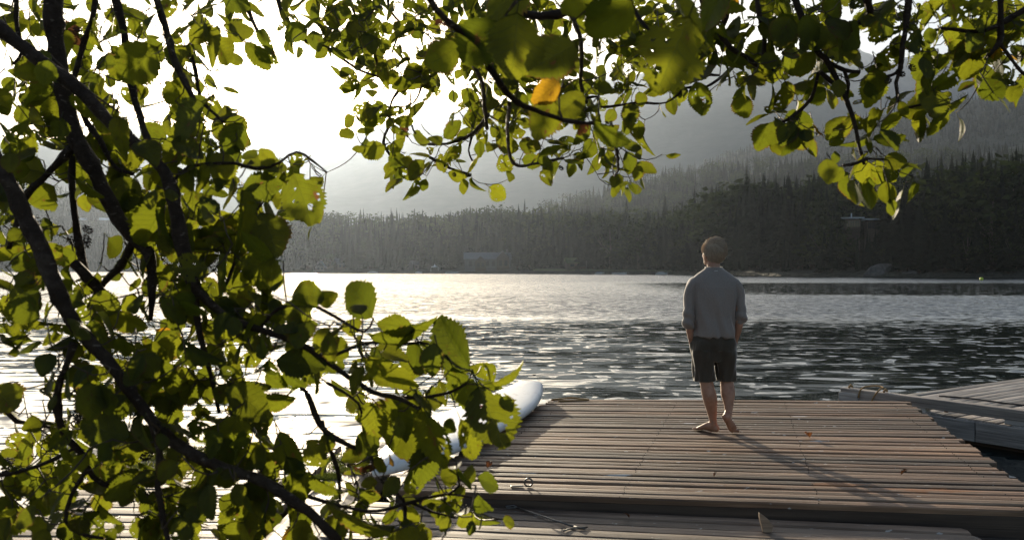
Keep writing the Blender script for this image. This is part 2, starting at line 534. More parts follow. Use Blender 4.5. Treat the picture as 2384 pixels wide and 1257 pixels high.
def conifer_crown(seed, levels, boughs, fullness, detail):
    """unit tree 1 m tall, drooping ragged boughs round a bare-topped stem"""
    r = random.Random(seed); mb = MB()
    for i in range(levels):
        u = (i + r.uniform(-.3, .3)) / levels
        z = .10 + .87 * u
        rad = fullness * (1 - u) ** 1.08 * (1 if u > .12 else .75) * r.uniform(.72, 1.15) + .006
        nb = max(3, int(boughs * (1 - .5 * u)))
        a0 = r.uniform(0, 6.28)
        for k in range(nb):
            if r.random() < .10: continue
            a = a0 + 6.283 * k / nb + r.uniform(-.3, .3)
            L = rad * r.uniform(.65, 1.18)
            w = L * r.uniform(.34, .52) + .005
            ca, sa = math.cos(a), math.sin(a)
            droop = r.uniform(.25, .75) * L; lift = r.uniform(.0, .12) * L
            def P(t, s, dz=0):
                x = L * t; yv = w * s
                zz = z + lift * t - droop * t * t + dz
                return (ca * x - sa * yv, sa * x + ca * yv, zz)
            if detail:
                pts = [P(.03, 0), P(.35, .75, -.006), P(.55, .45, -.004), P(.75, .62, -.012), P(1, 0), P(.78, -.6, -.012), P(.55, -.42, -.004), P(.33, -.78, -.006)]
                mid = P(.5, 0, .006)
                b = len(mb.v); mb.v += pts + [mid]
                for q in range(8): mb.f.append((b + q, b + (q + 1) % 8, b + 8))
                hang = w * .9
                pts = [P(.2, 0), P(.5, .05, -hang), P(.75, -.05, -hang * .5), P(1, 0, -.004)]
                b = len(mb.v); mb.v += pts; mb.f.append((b, b + 1, b + 2, b + 3))
            else:
                pts = [P(0, 0), P(.5, .8, -.01), P(1, 0), P(.5, -.8, -.01)]
                b = len(mb.v); mb.v += pts; mb.f += [(b, b + 1, b + 2), (b, b + 2, b + 3)]
                pts = [P(.1, 0), P(.6, 0, -w * .9), P(1, 0)]
                b = len(mb.v); mb.v += pts; mb.f.append((b, b + 1, b + 2))
    # dense dark inside of the crown, ragged and tapering
    zs = np.linspace(.10, .985, 13 if detail else 8); sd = 9 if detail else 6
    mb.loft([[(fullness * .62 * (1 - (z - .1) / .9) ** 1.08 * r.uniform(.6, 1.15) * math.cos(6.283 * k / sd) + .002, fullness * .62 * (1 - (z - .1) / .9) ** 1.08 * r.uniform(.6, 1.15) * math.sin(6.283 * k / sd), z + r.uniform(-.012, .012)) for k in range(sd)] for z in zs])
    mb.tube([(0, 0, .9), (0, 0, 1.0)], [.006, .001], 4)
    return mb.mesh('conifer_crown')

def conifer_trunk(seed):
    r = random.Random(seed); mb = MB()
    mb.tube([(0, 0, -.03), (0, 0, .05), (r.uniform(-.003, .003), 0, .4), (0, 0, .95)], [.016, .012, .008, .002], 6)
    return mb.mesh('conifer_trunk')

def broadleaf_crown(seed, n=420):
    """unit tree 1 m tall: many leaf clumps gathered on several limbs, gaps between"""
    r = random.Random(seed); mb = MB()
    limbs = [(r.uniform(-.2, .2), r.uniform(-.2, .2), r.uniform(.3, .85), r.uniform(.12, .2)) for _ in range(11)] + [(0, 0, .86, .13), (0, 0, .6, .2)]
    for _ in range(n):
        lx, ly, lz, lr = r.choice(limbs)
        v = Vector((r.gauss(0, 1), r.gauss(0, 1), r.gauss(0, .8))).normalized() * lr * r.uniform(.5, 1.05)
        c = Vector((lx, ly, lz)) + v
        s = r.uniform(.018, .04)
        a = Vector((r.gauss(0, 1), r.gauss(0, 1), r.gauss(0, 1))).normalized(); b = a.orthogonal().normalized(); cc = a.cross(b)
        i = len(mb.v)
        mb.v += [tuple(c + b * s), tuple(c + cc * s * .7 + a * s * .3), tuple(c - b * s), tuple(c - cc * s * .7 + a * s * .2)]
        mb.f += [(i, i + 1, i + 2), (i, i + 2, i + 3)]
    return mb.mesh('broadleaf_crown')
def broadleaf_trunk(seed):
    r = random.Random(seed); mb = MB()
    mb.tube([(0, 0, -.03), (0, 0, .1), (.01, 0, .4), (0, .01, .7)], [.02, .015, .011, .004], 6)
    for k in range(5):
        a = r.uniform(0, 6.28); z = r.uniform(.2, .45)
        mb.tube([(0.005, 0, z), (.1 * math.cos(a), .1 * math.sin(a), z + .14), (.17 * math.cos(a), .17 * math.sin(a), z + .3)], [.008, .005, .002], 5)
    return mb.mesh('broadleaf_trunk')

CROWNS = []; TRUNKS = []
for s, (lv, bo, fu) in enumerate([(25, 9, .150), (28, 9, .125), (23, 9, .180), (27, 8, .110), (24, 9, .16), (22, 8, .135)]):
    me = conifer_crown(100 + s, lv, bo, fu, True); me.materials.append(M_NEEDLE); CROWNS.append(me)
    tm = conifer_trunk(s); tm.materials.append(M_BARK); TRUNKS.append(tm)
BCROWN = []; BTRUNK = []
for s in range(3):
    me = broadleaf_crown(300 + s); me.materials.append(M_LEAFY); BCROWN.append(me)
    tm = broadleaf_trunk(300 + s); tm.materials.append(M_BARK); BTRUNK.append(tm)

def plant(kindname, px, d, h, label, group, var, width=1.0):
    z = float(height_a(np.array([px]), np.array([d]))[0])
    t = thing(kindname, label, 'tree', ((px - CX) / F * d, d, z - .3), random.uniform(0, 6.28), group)
    t.scale = (h * width, h * width, h)
    if kindname == 'conifer':
        link('crown', CROWNS[var % 6], None, t); link('trunk', TRUNKS[var % 6], None, t)
    else:
        link('crown', BCROWN[var % 3], None, t); link('trunk', BTRUNK[var % 3], None, t)
    return t

rt = random.Random(21)
# single trees that stand out in the photograph: px of stem, metres behind the waterline, px of the tip, width
def solo(px, back, tip, label, var=0, kindname='conifer', width=1.25):
    d = float(shore_d(px)) + back
    z = float(height_a(np.array([px]), np.array([d]))[0])
    h = HC + (CY - tip) / F * d - z
    return plant(kindname, px, d, max(4, h), label, None, var, width)
solo(1744, 14, 402, 'tall narrow spruce at the corner where the near right shore meets the far one', 1)
solo(1836, 22, 398, 'tall broad spruce standing just to the right of the person, above the other crowns', 2)
solo(1895, 40, 392, 'slender pale green spire left of the two flat-roofed houses', 3)
solo(1720, 20, 436, 'pointed spruce just left of the tall narrow one at the shore corner', 3, width=1.25)
solo(1768, 18, 424, 'wide dark spruce just right of the tall narrow one at the shore corner', 0, width=1.4)
solo(1800, 26, 440, 'shorter wide spruce between two taller ones, right of the person', 4, width=1.5)
solo(1866, 24, 428, 'wide spruce filling the gap right of the tallest broad one', 2, width=1.5)
solo(1925, 26, 426, 'dark spruce between the slender pale spire and the flat roofs', 5, width=1.4)
solo(1642, 16, 500, 'pointed dark spruce right above the head of the standing person', 1, width=1.3)
solo(1612, 14, 522, 'dark spruce at the end of the shore point, left of the person', 0, width=1.4)
solo(1700, 10, 470, 'short dark spruce behind the head of the standing person', 0)
solo(1528, 12, 588, 'small rounded pale tree beside the lakeside lawn', 1, 'broadleaf_tree', 1.0)
solo(1582, 10, 560, 'young light green spruce at the right end of the lakeside lawn', 2, width=1.2)
solo(1052, 16, 548, 'light green bushy spruce beside the long lodge on the far shore', 4, width=1.25)
solo(2240, 46, 384, 'pale green bushy broadleaf tree high on the right shore slope', 0, 'broadleaf_tree', .9)
solo(2176, 34, 402, 'dark spruce under the hanging leaf tip on the right shore', 5)
solo(2300, 20, 372, 'tall dark spruce beside the grey roof at the right edge of the picture', 1)
solo(2060, 26, 408, 'olive spruce rising behind the two flat-roofed houses', 2)

ZONES = [(-60, 170, 'at the left picture edge behind the alder'), (170, 330, 'under the three pale hillside roofs'), (330, 640, 'behind the thickest alder leaves'), (640, 720, 'left of the white-roofed boathouse'),
         (720, 860, 'behind the white-roofed boathouse'), (860, 960, 'behind the pale moored boat'), (960, 1060, 'round the white canopy tent'), (1060, 1130, 'behind the lodge, left half'), (1130, 1240, 'behind the lodge, right half'),
         (1240, 1350, 'left of the lakeside lawn'), (1350, 1480, 'behind the white motorboat'), (1480, 1570, 'behind the lawn\'s right end'), (1570, 1640, 'left of the person\'s head'), (1640, 1710, 'behind the person\'s head'),
         (1710, 1790, 'just right of the person\'s head'), (1790, 1870, 'midway between person and flat roofs'), (1870, 1950, 'left of the flat-roofed houses'), (1950, 2040, 'round the flat-roofed houses'),
         (2040, 2110, 'right of the flat-roofed houses'), (2110, 2190, 'behind the dim blue-grey cabin'), (2190, 2260, 'left of the yellow buoy'), (2260, 2310, 'behind the yellow buoy'), (2310, 2500, 'right of the yellow buoy')]
cand = []
for _ in range(4200):
    px = rt.uniform(-40, 2440); s = float(shore_d(px))
    back = rt.uniform(4, 70) ** 1.0
    d = s + back
    h = rt.triangular(13, 35, 22) * (.8 + .2 * min(1, back / 30))
    if px > 1640: h *= 1.05
    if back < 12: h *= rt.uniform(.35, .8)
    z = float(height_a(np.array([px]), np.array([d]))[0])
    top = CY - (z + h - HC) / d * F
    if top < interp(TOP_A, px) - rt.expovariate(1 / 16) + 10: continue
    if 1240 < px < 1570 and back < 16: continue           # lawn
    if abs(px - 2006) < 58 and back < 30 and top < 521 + rt.uniform(0, 10): continue   # keep the flat roofs in view
    if abs(px - 1130) < 70 and back < 26: continue        # lodge
    if (abs(px - 748) < 16 or abs(px - 1012) < 14) and back < 14: continue
    cand.append((h / d * (1.6 if back < 20 else 1.0), px, d, h, back))
cand.sort(reverse=True)
grid = {}; picked = []; rest = []
for c in cand:
    k = (round(c[1] / 10), round(c[4] / 12))
    if k in grid: continue
    grid[k] = 1
    (picked if len(picked) < 285 else rest).append(c)
size_word = lambda h: 'tall' if h > 24 else ('middling' if h > 17 else 'low')
ORD = 'first second third fourth fifth sixth seventh eighth ninth tenth eleventh twelfth thirteenth fourteenth fifteenth sixteenth seventeenth eighteenth nineteenth twentieth 21st 22nd 23rd 24th 25th 26th 27th 28th 29th 30th'.split()
buckets = {}
for (sc, px, d, h, back) in picked:
    zone = next((n for a, b, n in ZONES if a <= px < b), ZONES[-1][2])
    row = 'at the waterline' if back < 12 else ('in front' if back < 36 else 'higher up')
    broad = rt.random() < (.3 if h < 16 else .08)
    buckets.setdefault((zone, row, size_word(h), broad), []).append((px, d, h))
for (zone, row, size, broad), L_ in buckets.items():
    L_.sort()
    for i, (px, d, h) in enumerate(L_):
        what = 'leafy tree' if broad else 'conifer'
        lab = f"{size} dark {what} {row} {zone}"
        if len(L_) > 1: lab = f"{size} dark {what} {row} {zone}, {ORD[min(i, 29)]} from left"
        plant('broadleaf_tree' if broad else 'conifer', px, d, h, lab, ('leafy trees' if broad else 'conifers') + ' on the far shore ' + zone, rt.randrange(6), rt.choice([1.05, 1.2, 1.4, 1.6, 1.9]))

# everything behind those rows reads as one mass: light trees instanced over points
LOW = bpy.data.collections.new('forest_tree_kinds')
for s, (lv, bo, fu) in enumerate([(15, 6, .15), (16, 6, .125), (13, 6, .18), (16, 5, .11)]):
    me = conifer_crown(200 + s, lv, bo, fu, False); me.materials.append(M_NEEDLE)
    LOW.objects.link(bpy.data.objects.new('forest_tree', me))
me = broadleaf_crown(400, 160); me.materials.append(M_LEAFY); LOW.objects.link(bpy.data.objects.new('forest_tree', me))

def forest_mass(name, pts, hs):
    me = bpy.data.meshes.new(name)
    me.from_pydata([tuple(p) for p in pts], [], [])
    at_ = me.attributes.new('tree_height', 'FLOAT', 'POINT')
    at_.data.foreach_set('value', np.asarray(hs, dtype=np.float32))
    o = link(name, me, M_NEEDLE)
    g = bpy.data.node_groups.new(name + '_scatter', 'GeometryNodeTree')
    g.interface.new_socket('Geometry', in_out='INPUT', socket_type='NodeSocketGeometry')
    g.interface.new_socket('Geometry', in_out='OUTPUT', socket_type='NodeSocketGeometry')
    N = g.nodes.new
    gi = N('NodeGroupInput'); go = N('NodeGroupOutput')
    ip = N('GeometryNodeInstanceOnPoints'); ci = N('GeometryNodeCollectionInfo')
    ci.inputs['Collection'].default_value = LOW
    ci.inputs['Separate Children'].default_value = True; ci.inputs['Reset Children'].default_value = True
    na = N('GeometryNodeInputNamedAttribute'); na.data_type = 'FLOAT'; na.inputs['Name'].default_value = 'tree_height'
    rr = N('FunctionNodeRandomValue'); rr.data_type = 'FLOAT_VECTOR'
    rr.inputs[0].default_value = (0, 0, 0); rr.inputs[1].default_value = (.06, .06, 6.283)
    sc = N('ShaderNodeCombineXYZ'); mu = N('ShaderNodeMath'); mu.operation = 'MULTIPLY'; mu.inputs[1].default_value = 1.3
    L = g.links.new
    L(gi.outputs[0], ip.inputs['Points']); L(ci.outputs[0], ip.inputs['Instance']); ip.inputs['Pick Instance'].default_value = True
    L(rr.outputs[0], ip.inputs['Rotation'])
    L(na.outputs[0], mu.inputs[0]); L(mu.outputs[0], sc.inputs[0]); L(mu.outputs[0], sc.inputs[1]); L(na.outputs[0], sc.inputs[2])
    L(sc.outputs[0], ip.inputs['Scale']); L(ip.outputs[0], go.inputs[0])
    md = o.modifiers.new('scatter', 'NODES'); md.node_group = g
    return kind(o, 'stuff')

pts = []; hs = []
for (sc_, px, d, h, back) in rest:
    z = float(height_a(np.array([px]), np.array([d]))[0])
    pts.append(((px - CX) / F * d, d, z - .4)); hs.append(h)
n = 2700
px = RNG.uniform(-700, 2900, n); s = shore_d(px); back = RNG.uniform(0, 1, n) ** .8 * 170 + 28
d = s + back; z = height_a(px, d); h = RNG.triangular(12, 20, 34, n) * np.where(px > 1640, 1.08, 1.0)
top = CY - (z + h - HC) / d * F
ok = (top > interp(TOP_A, px) + 16 - RNG.exponential(9, n)) & ~((abs(px - 2010) < 60) & (back < 42))
for i in np.where(ok)[0]:
    pts.append(((px[i] - CX) / F * d[i], d[i], z[i] - .4)); hs.append(h[i])
forest_mass('forest', pts, hs)

def slope_points(top, dist, tree, depth, foot, n, px0, px1, hmin, hmax, seed):
    r = np.random.default_rng(seed)
    px = r.uniform(px0, px1, n); k = r.uniform(.12, 1.03, n)
    dr = dist(px); d = dr - depth + depth * k
    zt = np.maximum(HC + (CY - interp(top, px)) / F * dr - tree, foot)
    z = foot + (zt - foot) * np.minimum(k, 1) ** 1.15
    ok = zt > foot + 4
    X = (px - CX) / F * d
    return np.stack([X, d, z - 2.5], 1)[ok], r.uniform(hmin, hmax, n)[ok]
p1, h1 = slope_points(TOP_B, dB, 22, 420, 5, 4200, 1060, 2900, 15, 27, 5)
forest_mass('forest', p1, h1)
p2, h2 = slope_points(TOP_C, dC, 20, 900, 5, 8000, 1250, 2900, 13, 26, 6)
forest_mass('forest', p2, h2)
# ================================================================== far shore buildings and boats
M_WHITE = mat_plain('white_paint', (.72, .74, .77), .45, .06, 2, .05)
M_ROOFW = mat_plain('pale_metal_roof', (.62, .66, .72), .35, .06, 2, .05)
M_ROOFB = mat_plain('blue_grey_roof', (.085, .095, .12), .5, .1, 1, .1)
M_CEDAR = mat_plain('cedar_siding', (.06, .04, .03), .8, .2, 4, .2)
M_GREYW = mat_plain('grey_siding', (.075, .075, .08), .8, .15, 4, .2)
M_DARKGLASS = mat_plain('dark_glass', (.02, .024, .03), .08, .05, 2, 0)
M_STONE = mat_plain('lake_rock', (.085, .08, .08), .85, .35, .9, .7)
M_PIER = mat_plain('old_pier_wood', (.10, .085, .075), .8, .3, 3, .3)
M_BLUE = mat_plain('blue_cover', (.05, .10, .22), .6, .1, 5, .1)
M_RED = mat_plain('faded_red', (.34, .03, .03), .5, .1, 5, .1)
M_GRASSF = mat_plain('lakeside_grass', (.06, .085, .025), .95, .3, .6, .3)

def place(px, back):
    d = float(shore_d(px)) + back
    z = float(height_a(np.array([px]), np.array([d]))[0])
    return Vector(((px - CX) / F * d, d, z)), d

def gable(t, w, dp, hw, hr, wall, roof, over=.5, along='x', x0=0.0, y0=0.0, z0=0.0, nwin=3):
    """walls + pitched roof + windows as parts of t"""
    m = MB()
    hx, hy = w / 2, dp / 2
    if along == 'x':
        m.add([(x0 - hx, y0 - hy, z0 - 1), (x0 + hx, y0 - hy, z0 - 1), (x0 + hx, y0 + hy, z0 - 1), (x0 - hx, y0 + hy, z0 - 1),
               (x0 - hx, y0 - hy, z0 + hw), (x0 + hx, y0 - hy, z0 + hw), (x0 + hx, y0 + hy, z0 + hw), (x0 - hx, y0 + hy, z0 + hw), (x0 - hx, y0, z0 + hw + hr), (x0 + hx, y0, z0 + hw + hr)],
              [(0, 1, 5, 4), (2, 3, 7, 6), (1, 2, 6, 9, 5), (3, 0, 4, 8, 7)])
        rf = MB()
        for s in (-1, 1):
            a = [(x0 - hx - over, y0, z0 + hw + hr + .12), (x0 + hx + over, y0, z0 + hw + hr + .12), (x0 + hx + over, y0 + s * (hy + over), z0 + hw - over * hr / hy), (x0 - hx - over, y0 + s * (hy + over), z0 + hw - over * hr / hy)]
            rf.hexa([(x, y, z - .0) for x, y, z in a] + [(x, y, z + .2) for x, y, z in a])
    else:
        m.add([(x0 - hx, y0 - hy, z0 - 1), (x0 + hx, y0 - hy, z0 - 1), (x0 + hx, y0 + hy, z0 - 1), (x0 - hx, y0 + hy, z0 - 1),
               (x0 - hx, y0 - hy, z0 + hw), (x0 + hx, y0 - hy, z0 + hw), (x0 + hx, y0 + hy, z0 + hw), (x0 - hx, y0 + hy, z0 + hw), (x0, y0 - hy, z0 + hw + hr), (x0, y0 + hy, z0 + hw + hr)],
              [(0, 1, 5, 8, 4), (2, 3, 7, 9, 6), (1, 2, 6, 5), (3, 0, 4, 7)])
        rf = MB()
        for s in (-1, 1):
            a = [(x0, y0 - hy - over, z0 + hw + hr + .12), (x0, y0 + hy + over, z0 + hw + hr + .12), (x0 + s * (hx + over), y0 + hy + over, z0 + hw - over * hr / hx), (x0 + s * (hx + over), y0 - hy - over, z0 + hw - over * hr / hx)]
            rf.hexa(a + [(x, y, z + .2) for x, y, z in a])
    m.build('wall', wall, t); rf.build('roof', roof, t)
    for k in range(nwin):
        wx = x0 + (k + .5) / nwin * w * .86 - w * .43
        wm = MB().box((wx, y0 - hy - .04, z0 + hw * .55), (w / nwin * .5, .08, hw * .45)); wm.build('window', M_DARKGLASS, t)

def house(px, back, name, label, w, dp, hw, hr, wall, roof, along='x', rz=0, nwin=3):
    p, d = place(px, back)
    t = thing(name, label, 'house', p, rz)
    gable(t, w, dp, hw, hr, wall, roof, along=along, nwin=nwin)
    return t, d
house(748, 4, 'boathouse', 'small boathouse with a steep white roof at the far waterline', 5.6, 6, 2.6, 3.6, M_GREYW, M_ROOFW, 'y', nwin=2)
house(797, 16, 'cabin', 'dark cabin with a pale sloping roof just right of the white-roofed boathouse', 9, 7, 3.2, 3.2, M_CEDAR, M_ROOFB, 'x', .5)
house(770, 22, 'cabin', 'brown cabin half hidden behind the boathouse and its neighbour', 8, 7, 3.4, 3, M_CEDAR, M_CEDAR, 'x', -.2)
house(968, 14, 'cabin', 'little cabin with one light roof slope left of the white canopy tent', 6, 6, 2.8, 2.2, M_GREYW, M_ROOFB, 'x', .6, 2)
house(1030, 30, 'cabin', 'grey cabin among trees between the canopy tent and the long lodge', 8, 7, 3.5, 2.8, M_GREYW, M_ROOFB, 'x', .15)
house(1345, 20, 'cabin', 'low green-roofed cabin at the left end of the lakeside lawn', 12, 8, 3, 2.2, M_CEDAR, M_GRASSF, 'x', .1)
# long lodge
p, d = place(1135, 12)
t = thing('lodge', 'long two-storey lodge with blue-grey gables on the far shore', 'lodge', p, .05)
gable(t, 26, 9, 6.2, 3.2, M_GREYW, M_ROOFB, along='x', nwin=7)
gable(t, 7, 5, 6.6, 3.6, M_CEDAR, M_ROOFB, along='y', x0=8.5, y0=-5, nwin=2)
gable(t, 6, 4, 4.8, 2.6, M_CEDAR, M_ROOFB, along='y', x0=-4, y0=-5, nwin=2)
MB().box((11, 0, 10.2), (1.0, 1.0, 2.6)).build('chimney', M_STONE, t)
# white canopy tent
p, d = place(1012, 4)
t = thing('canopy_tent', 'white pointed canopy tent on the far beach', 'tent', p)
m = MB(); m.add([(-2.4, -2.4, 2.3), (2.4, -2.4, 2.3), (2.4, 2.4, 2.3), (-2.4, 2.4, 2.3), (-.5, -.5, 2.9), (.5, -.5, 2.9), (.5, .5, 2.9), (-.5, .5, 2.9), (0, 0, 4.3)],
                [(0, 1, 5, 4), (1, 2, 6, 5), (2, 3, 7, 6), (3, 0, 4, 7), (4, 5, 8), (5, 6, 8), (6, 7, 8), (7, 4, 8)])
m.build('canopy', M_WHITE, t)
for sx in (-1, 1):
    for sy in (-1, 1): MB().tube([(sx * 2.2, sy * 2.2, -.3), (sx * 2.2, sy * 2.2, 2.35)], .06, 6).build('leg', M_WHITE, t)

# two flat-roofed houses up the near right shore
def flat_house(px, ytop, back, w, dp, label, chim):
    d = float(shore_d(px)) + back
    zt = HC + (CY - ytop) / F * d
    zg = zt - 4.2
    t = thing('flat_roofed_house', label, 'house', ((px - CX) / F * d, d, zg), -.22)
    H = zt - zg
    MB().box((0, 0, H / 2 - .3), (w * .72, dp * .8, H - .6)).build('wall', M_CEDAR, t)
    MB().box((0, 0, H - .2), (w, dp, .34)).build('roof', M_ROOFW, t)
    for k in range(3):
        f = MB().box(((k - 1) * w * .21, -dp * .4 - .03, H - 2.0), (w * .17, .07, 1.9)).build('window', M_DARKGLASS, t)
        MB().box(((k - 1) * w * .21, -dp * .4 - .08, H - 2.0), (.09, .06, 1.9)).build('mullion', M_CEDAR, f)
    MB().box((0, .3, -3.0), (w * .68, dp * .7, 6.0)).build('foundation', M_CEDAR, t)
    if chim: MB().box((w * .02, 0, H + .65), (.32, .32, 1.4)).build('chimney', M_ROOFW, t)
flat_house(1981, 507, 24, 6.8, 6, 'flat pale-roofed house with a thin chimney on the dark right shore', True)
flat_house(2031, 510, 25, 5.4, 6, 'smaller flat pale roof right of the house with the chimney', False)
house(2152, 30, 'cabin', 'dim blue-grey cabin between dark trees right of the flat-roofed houses', 6, 6, 4, 2.5, M_ROOFB, M_ROOFB, 'x', .3, 2)[0].location.z += 6
def high_house(px, ytop, back, label, w):
    d = float(shore_d(px)) + back
    H = 7.0
    z = HC + (CY - ytop) / F * d - H
    t = thing('hillside_house', label, 'house', ((px - CX) / F * d, d, z), .2)
    gable(t, w, 7, 4.4, 2.6, M_GREYW, M_ROOFW, along='x', nwin=3)
    zg = float(height_a(np.array([px]), np.array([d]))[0])
    MB().box((0, 0, (zg - z) / 2 - 1), (w * .9, 6, max(1, z - zg + 1))).build('foundation', M_STONE, t)
high_house(2372, 405, 46, 'grey hillside house roof at the very right edge of the picture', 8)
high_house(193, 508, 70, 'first of three pale roofs on the left hillside, seen between alder branches', 9)
high_house(243, 508, 70, 'middle one of three pale roofs on the left hillside', 11)
high_house(300, 506, 70, 'third pale roof on the left hillside, beside the thick leaning branch', 12)
high_house(2110, 452, 40, 'tiny bright roof below the hanging leaf tip on the right shore', 3.4)

# lawn, piers, boats
def lawn():
    mb = MB(); xs = np.arange(1240, 1572, 12.0); rows = [2.5, 6, 10, 15]
    for b in rows:
        for px in xs:
            d = float(shore_d(px)) + b
            mb.v.append(((px - CX) / F * d, d, float(height_a(np.array([px]), np.array([d]))[0]) + .25))
    m = len(xs)
    for i in range(len(rows) - 1):
        for j in range(m - 1): mb.f.append((i * m + j, i * m + j + 1, (i + 1) * m + j + 1, (i + 1) * m + j))
    return kind(mb.build('lawn', M_GRASSF), 'structure')
lawn()

def shore_pier(px0, px1, out, label, posts=5):
    d0, d1 = float(shore_d(px0)) - out, float(shore_d(px1)) - out
    a = Vector(((px0 - CX) / F * d0, d0, 0)); b = Vector(((px1 - CX) / F * d1, d1, 0))
    v = b - a; L = v.length; rz = math.atan2(v.y, v.x)
    t = thing('pier', label, 'pier', a, rz)
    MB().box((L / 2, 0, .38), (L, 2.2, .22)).build('pier_deck', M_PIER, t)
    for k in range(posts):
        MB().tube([(L * (k + .5) / posts, 1.2, -.6), (L * (k + .5) / posts, 1.2, 1.1)], .13, 6).build('post', M_PIER, t)
shore_pier(1175, 1240, 3, 'low pier in front of the long lodge')
shore_pier(1380, 1425, 4, 'low pier left of the white motorboat by the lawn')
shore_pier(1470, 1520, 4, 'low pier between the two white boats by the lawn')
shore_pier(925, 975, 3, 'low pier left of the white canopy tent')

def boat(px, out, L, label, cover=None, cabin=False):
    d = float(shore_d(px)) - out
    t = thing('motorboat', label, 'boat', ((px - CX) / F * d, d, 0), 0)
    rings = []
    for i in range(9):
        u = i / 8; x = (u - .5) * L; w = L * .16 * (1 - max(0, u - .45) ** 2 * 3.2); w = max(.04, w)
        sh = .62 + .25 * u
        rings.append([(x, -w, sh), (x, -w * .8, .05), (x, 0, -.15), (x, w * .8, .05), (x, w, sh), (x, w * .85, sh), (x, 0, .35), (x, -w * .85, sh)])
    MB().loft(rings).build('hull', M_WHITE, t)
    if cover: MB().box((-.05 * L, 0, .86), (L * .55, L * .24, .34)).build('cover', cover, t, bevel=.12)
    else: MB().add([(-.02 * L, -.26 * L * .5, .8), (-.02 * L, .13 * L, .8), (.08 * L, .11 * L, 1.25), (.08 * L, -.11 * L, 1.25), (.1 * L, .11 * L, .8), (.1 * L, -.11 * L, .8)], [(0, 1, 2, 3), (3, 2, 4, 5), (0, 3, 5), (1, 4, 2)]).build('windscreen', M_DARKGLASS, t)
    MB().box((-.52 * L, 0, .6), (.3, .35, .9)).build('outboard_motor', M_DARKGLASS, t, bevel=.08)
boat(1442, 9, 6.6, 'larger white motorboat moored off the lawn on the far shore')
boat(1540, 8, 4.8, 'white boat at the right end of the lawn on the far shore', M_ROOFW)
boat(1396, 8, 4.4, 'boat with a blue cover beside the low pier by the lawn', M_BLUE)
boat(868, 5, 6.4, 'pale boat moored between the boathouse and the canopy tent', M_ROOFW)
boat(975, 4, 4.0, 'small boat at the low pier left of the canopy tent', M_BLUE)
boat(1052, 5, 7.2, 'long low boat moored right of the canopy tent')
# mast-like pole by the lawn
p, d = place(1365, 3)
t = thing('utility_pole', 'thin grey pole by the far waterline left of the white motorboat', 'pole', p)
MB().tube([(0, 0, -.5), (0, 0, 5.2)], [.11, .08], 8).build('shaft', M_GREYW, t); MB().box((0, 0, 4.6), (1.4, .1, .1)).build('crossbar', M_GREYW, t)

# rock outcrops at the right shore
def rock(px, back, r, label, seed):
    p, d = place(px, back); p.z = .3
    rr = random.Random(seed); mb = MB(); seg, ring = 14, 9; rings = []
    for i in range(1, ring):
        a = math.pi * i / ring; row = []
        for k in range(seg):
            w = 6.283 * k / seg
            f = 1 + .28 * math.sin(3 * w + seed) * math.sin(2 * a + seed) + rr.uniform(-.13, .13)
            row.append((r[0] * f * math.sin(a) * math.cos(w), r[1] * f * math.sin(a) * math.sin(w), -r[2] * f * math.cos(a)))
        rings.append(row)
    o = mb.loft(rings).build('rock', M_STONE, None, p); o.rotation_euler = (0, -.35, 0)
    tag(o, label, 'rock')
rock(2042, 3, (4.2, 2.4, 2.6), 'sloping grey rock outcrop at the waterline below the flat-roofed houses', 3)
rock(2112, 3, (2.6, 2, 1.3), 'low dark rock right of the sloping outcrop on the right shore', 8)

# yellow-green mooring buoy
b = on(2285, 652, 0.0)
t = thing('buoy', 'yellow-green mooring buoy floating near the right shore', 'buoy', b)
M_BUOY = mat_plain('buoy_plastic', (.55, .68, .06), .4, .05, 5, .05)
MB().ball((0, 0, .22), (.33, .33, .33)).build('float', M_BUOY, t, smooth=True)
MB().tube([(0, 0, .5), (0, 0, .64), (.05, 0, .7)], .035, 6).build('ring', M_GREYW, t)
# ================================================================== docks
M_DECK = mat_wood('deck_wood', (.034, .022, .014), (.128, .083, .054), (.31, .225, .16), .50, streaks=[(.03, 6.19, .13, .014), (.72, 6.12, .15, .014), (1.06, 5.79, .12, .010), (2.6, 7.35, .10, .02), (1.7, 8.2, .08, .02), (2.9, 8.6, .1, .02)], warm=.75, rust=[(2.75, 5.70, .36, .07), (2.25, 5.86, .22, .06)])
M_DECK2 = mat_wood('lower_deck_wood', (.040, .029, .022), (.12, .09, .068), (.24, .195, .155), .25)
M_GREYWOOD = mat_wood('grey_dock_wood', (.06, .056, .056), (.20, .19, .185), (.44, .42, .40), .40, spots=False, warm=.3)
M_BEAM = mat_wood('dark_beam_wood', (.02, .013, .010), (.05, .034, .026), (.10, .075, .06), .2, spots=False)
M_TIMBER = mat_wood('pale_split_timber', (.06, .046, .036), (.19, .155, .125), (.36, .31, .26), .25, spots=False)
M_STEEL = mat_plain('old_steel', (.16, .155, .15), .4, .2, 30, .2, 1.0)
M_RUSTY = mat_plain('rusty_steel', (.12, .06, .035), .7, .3, 40, .3, .6)
M_ROPE = mat_plain('old_rope', (.30, .19, .08), .9, .3, 120, .6)
M_NAIL = mat_plain('nail_head', (.05, .042, .038), .55, .2, 60, .1, .7)

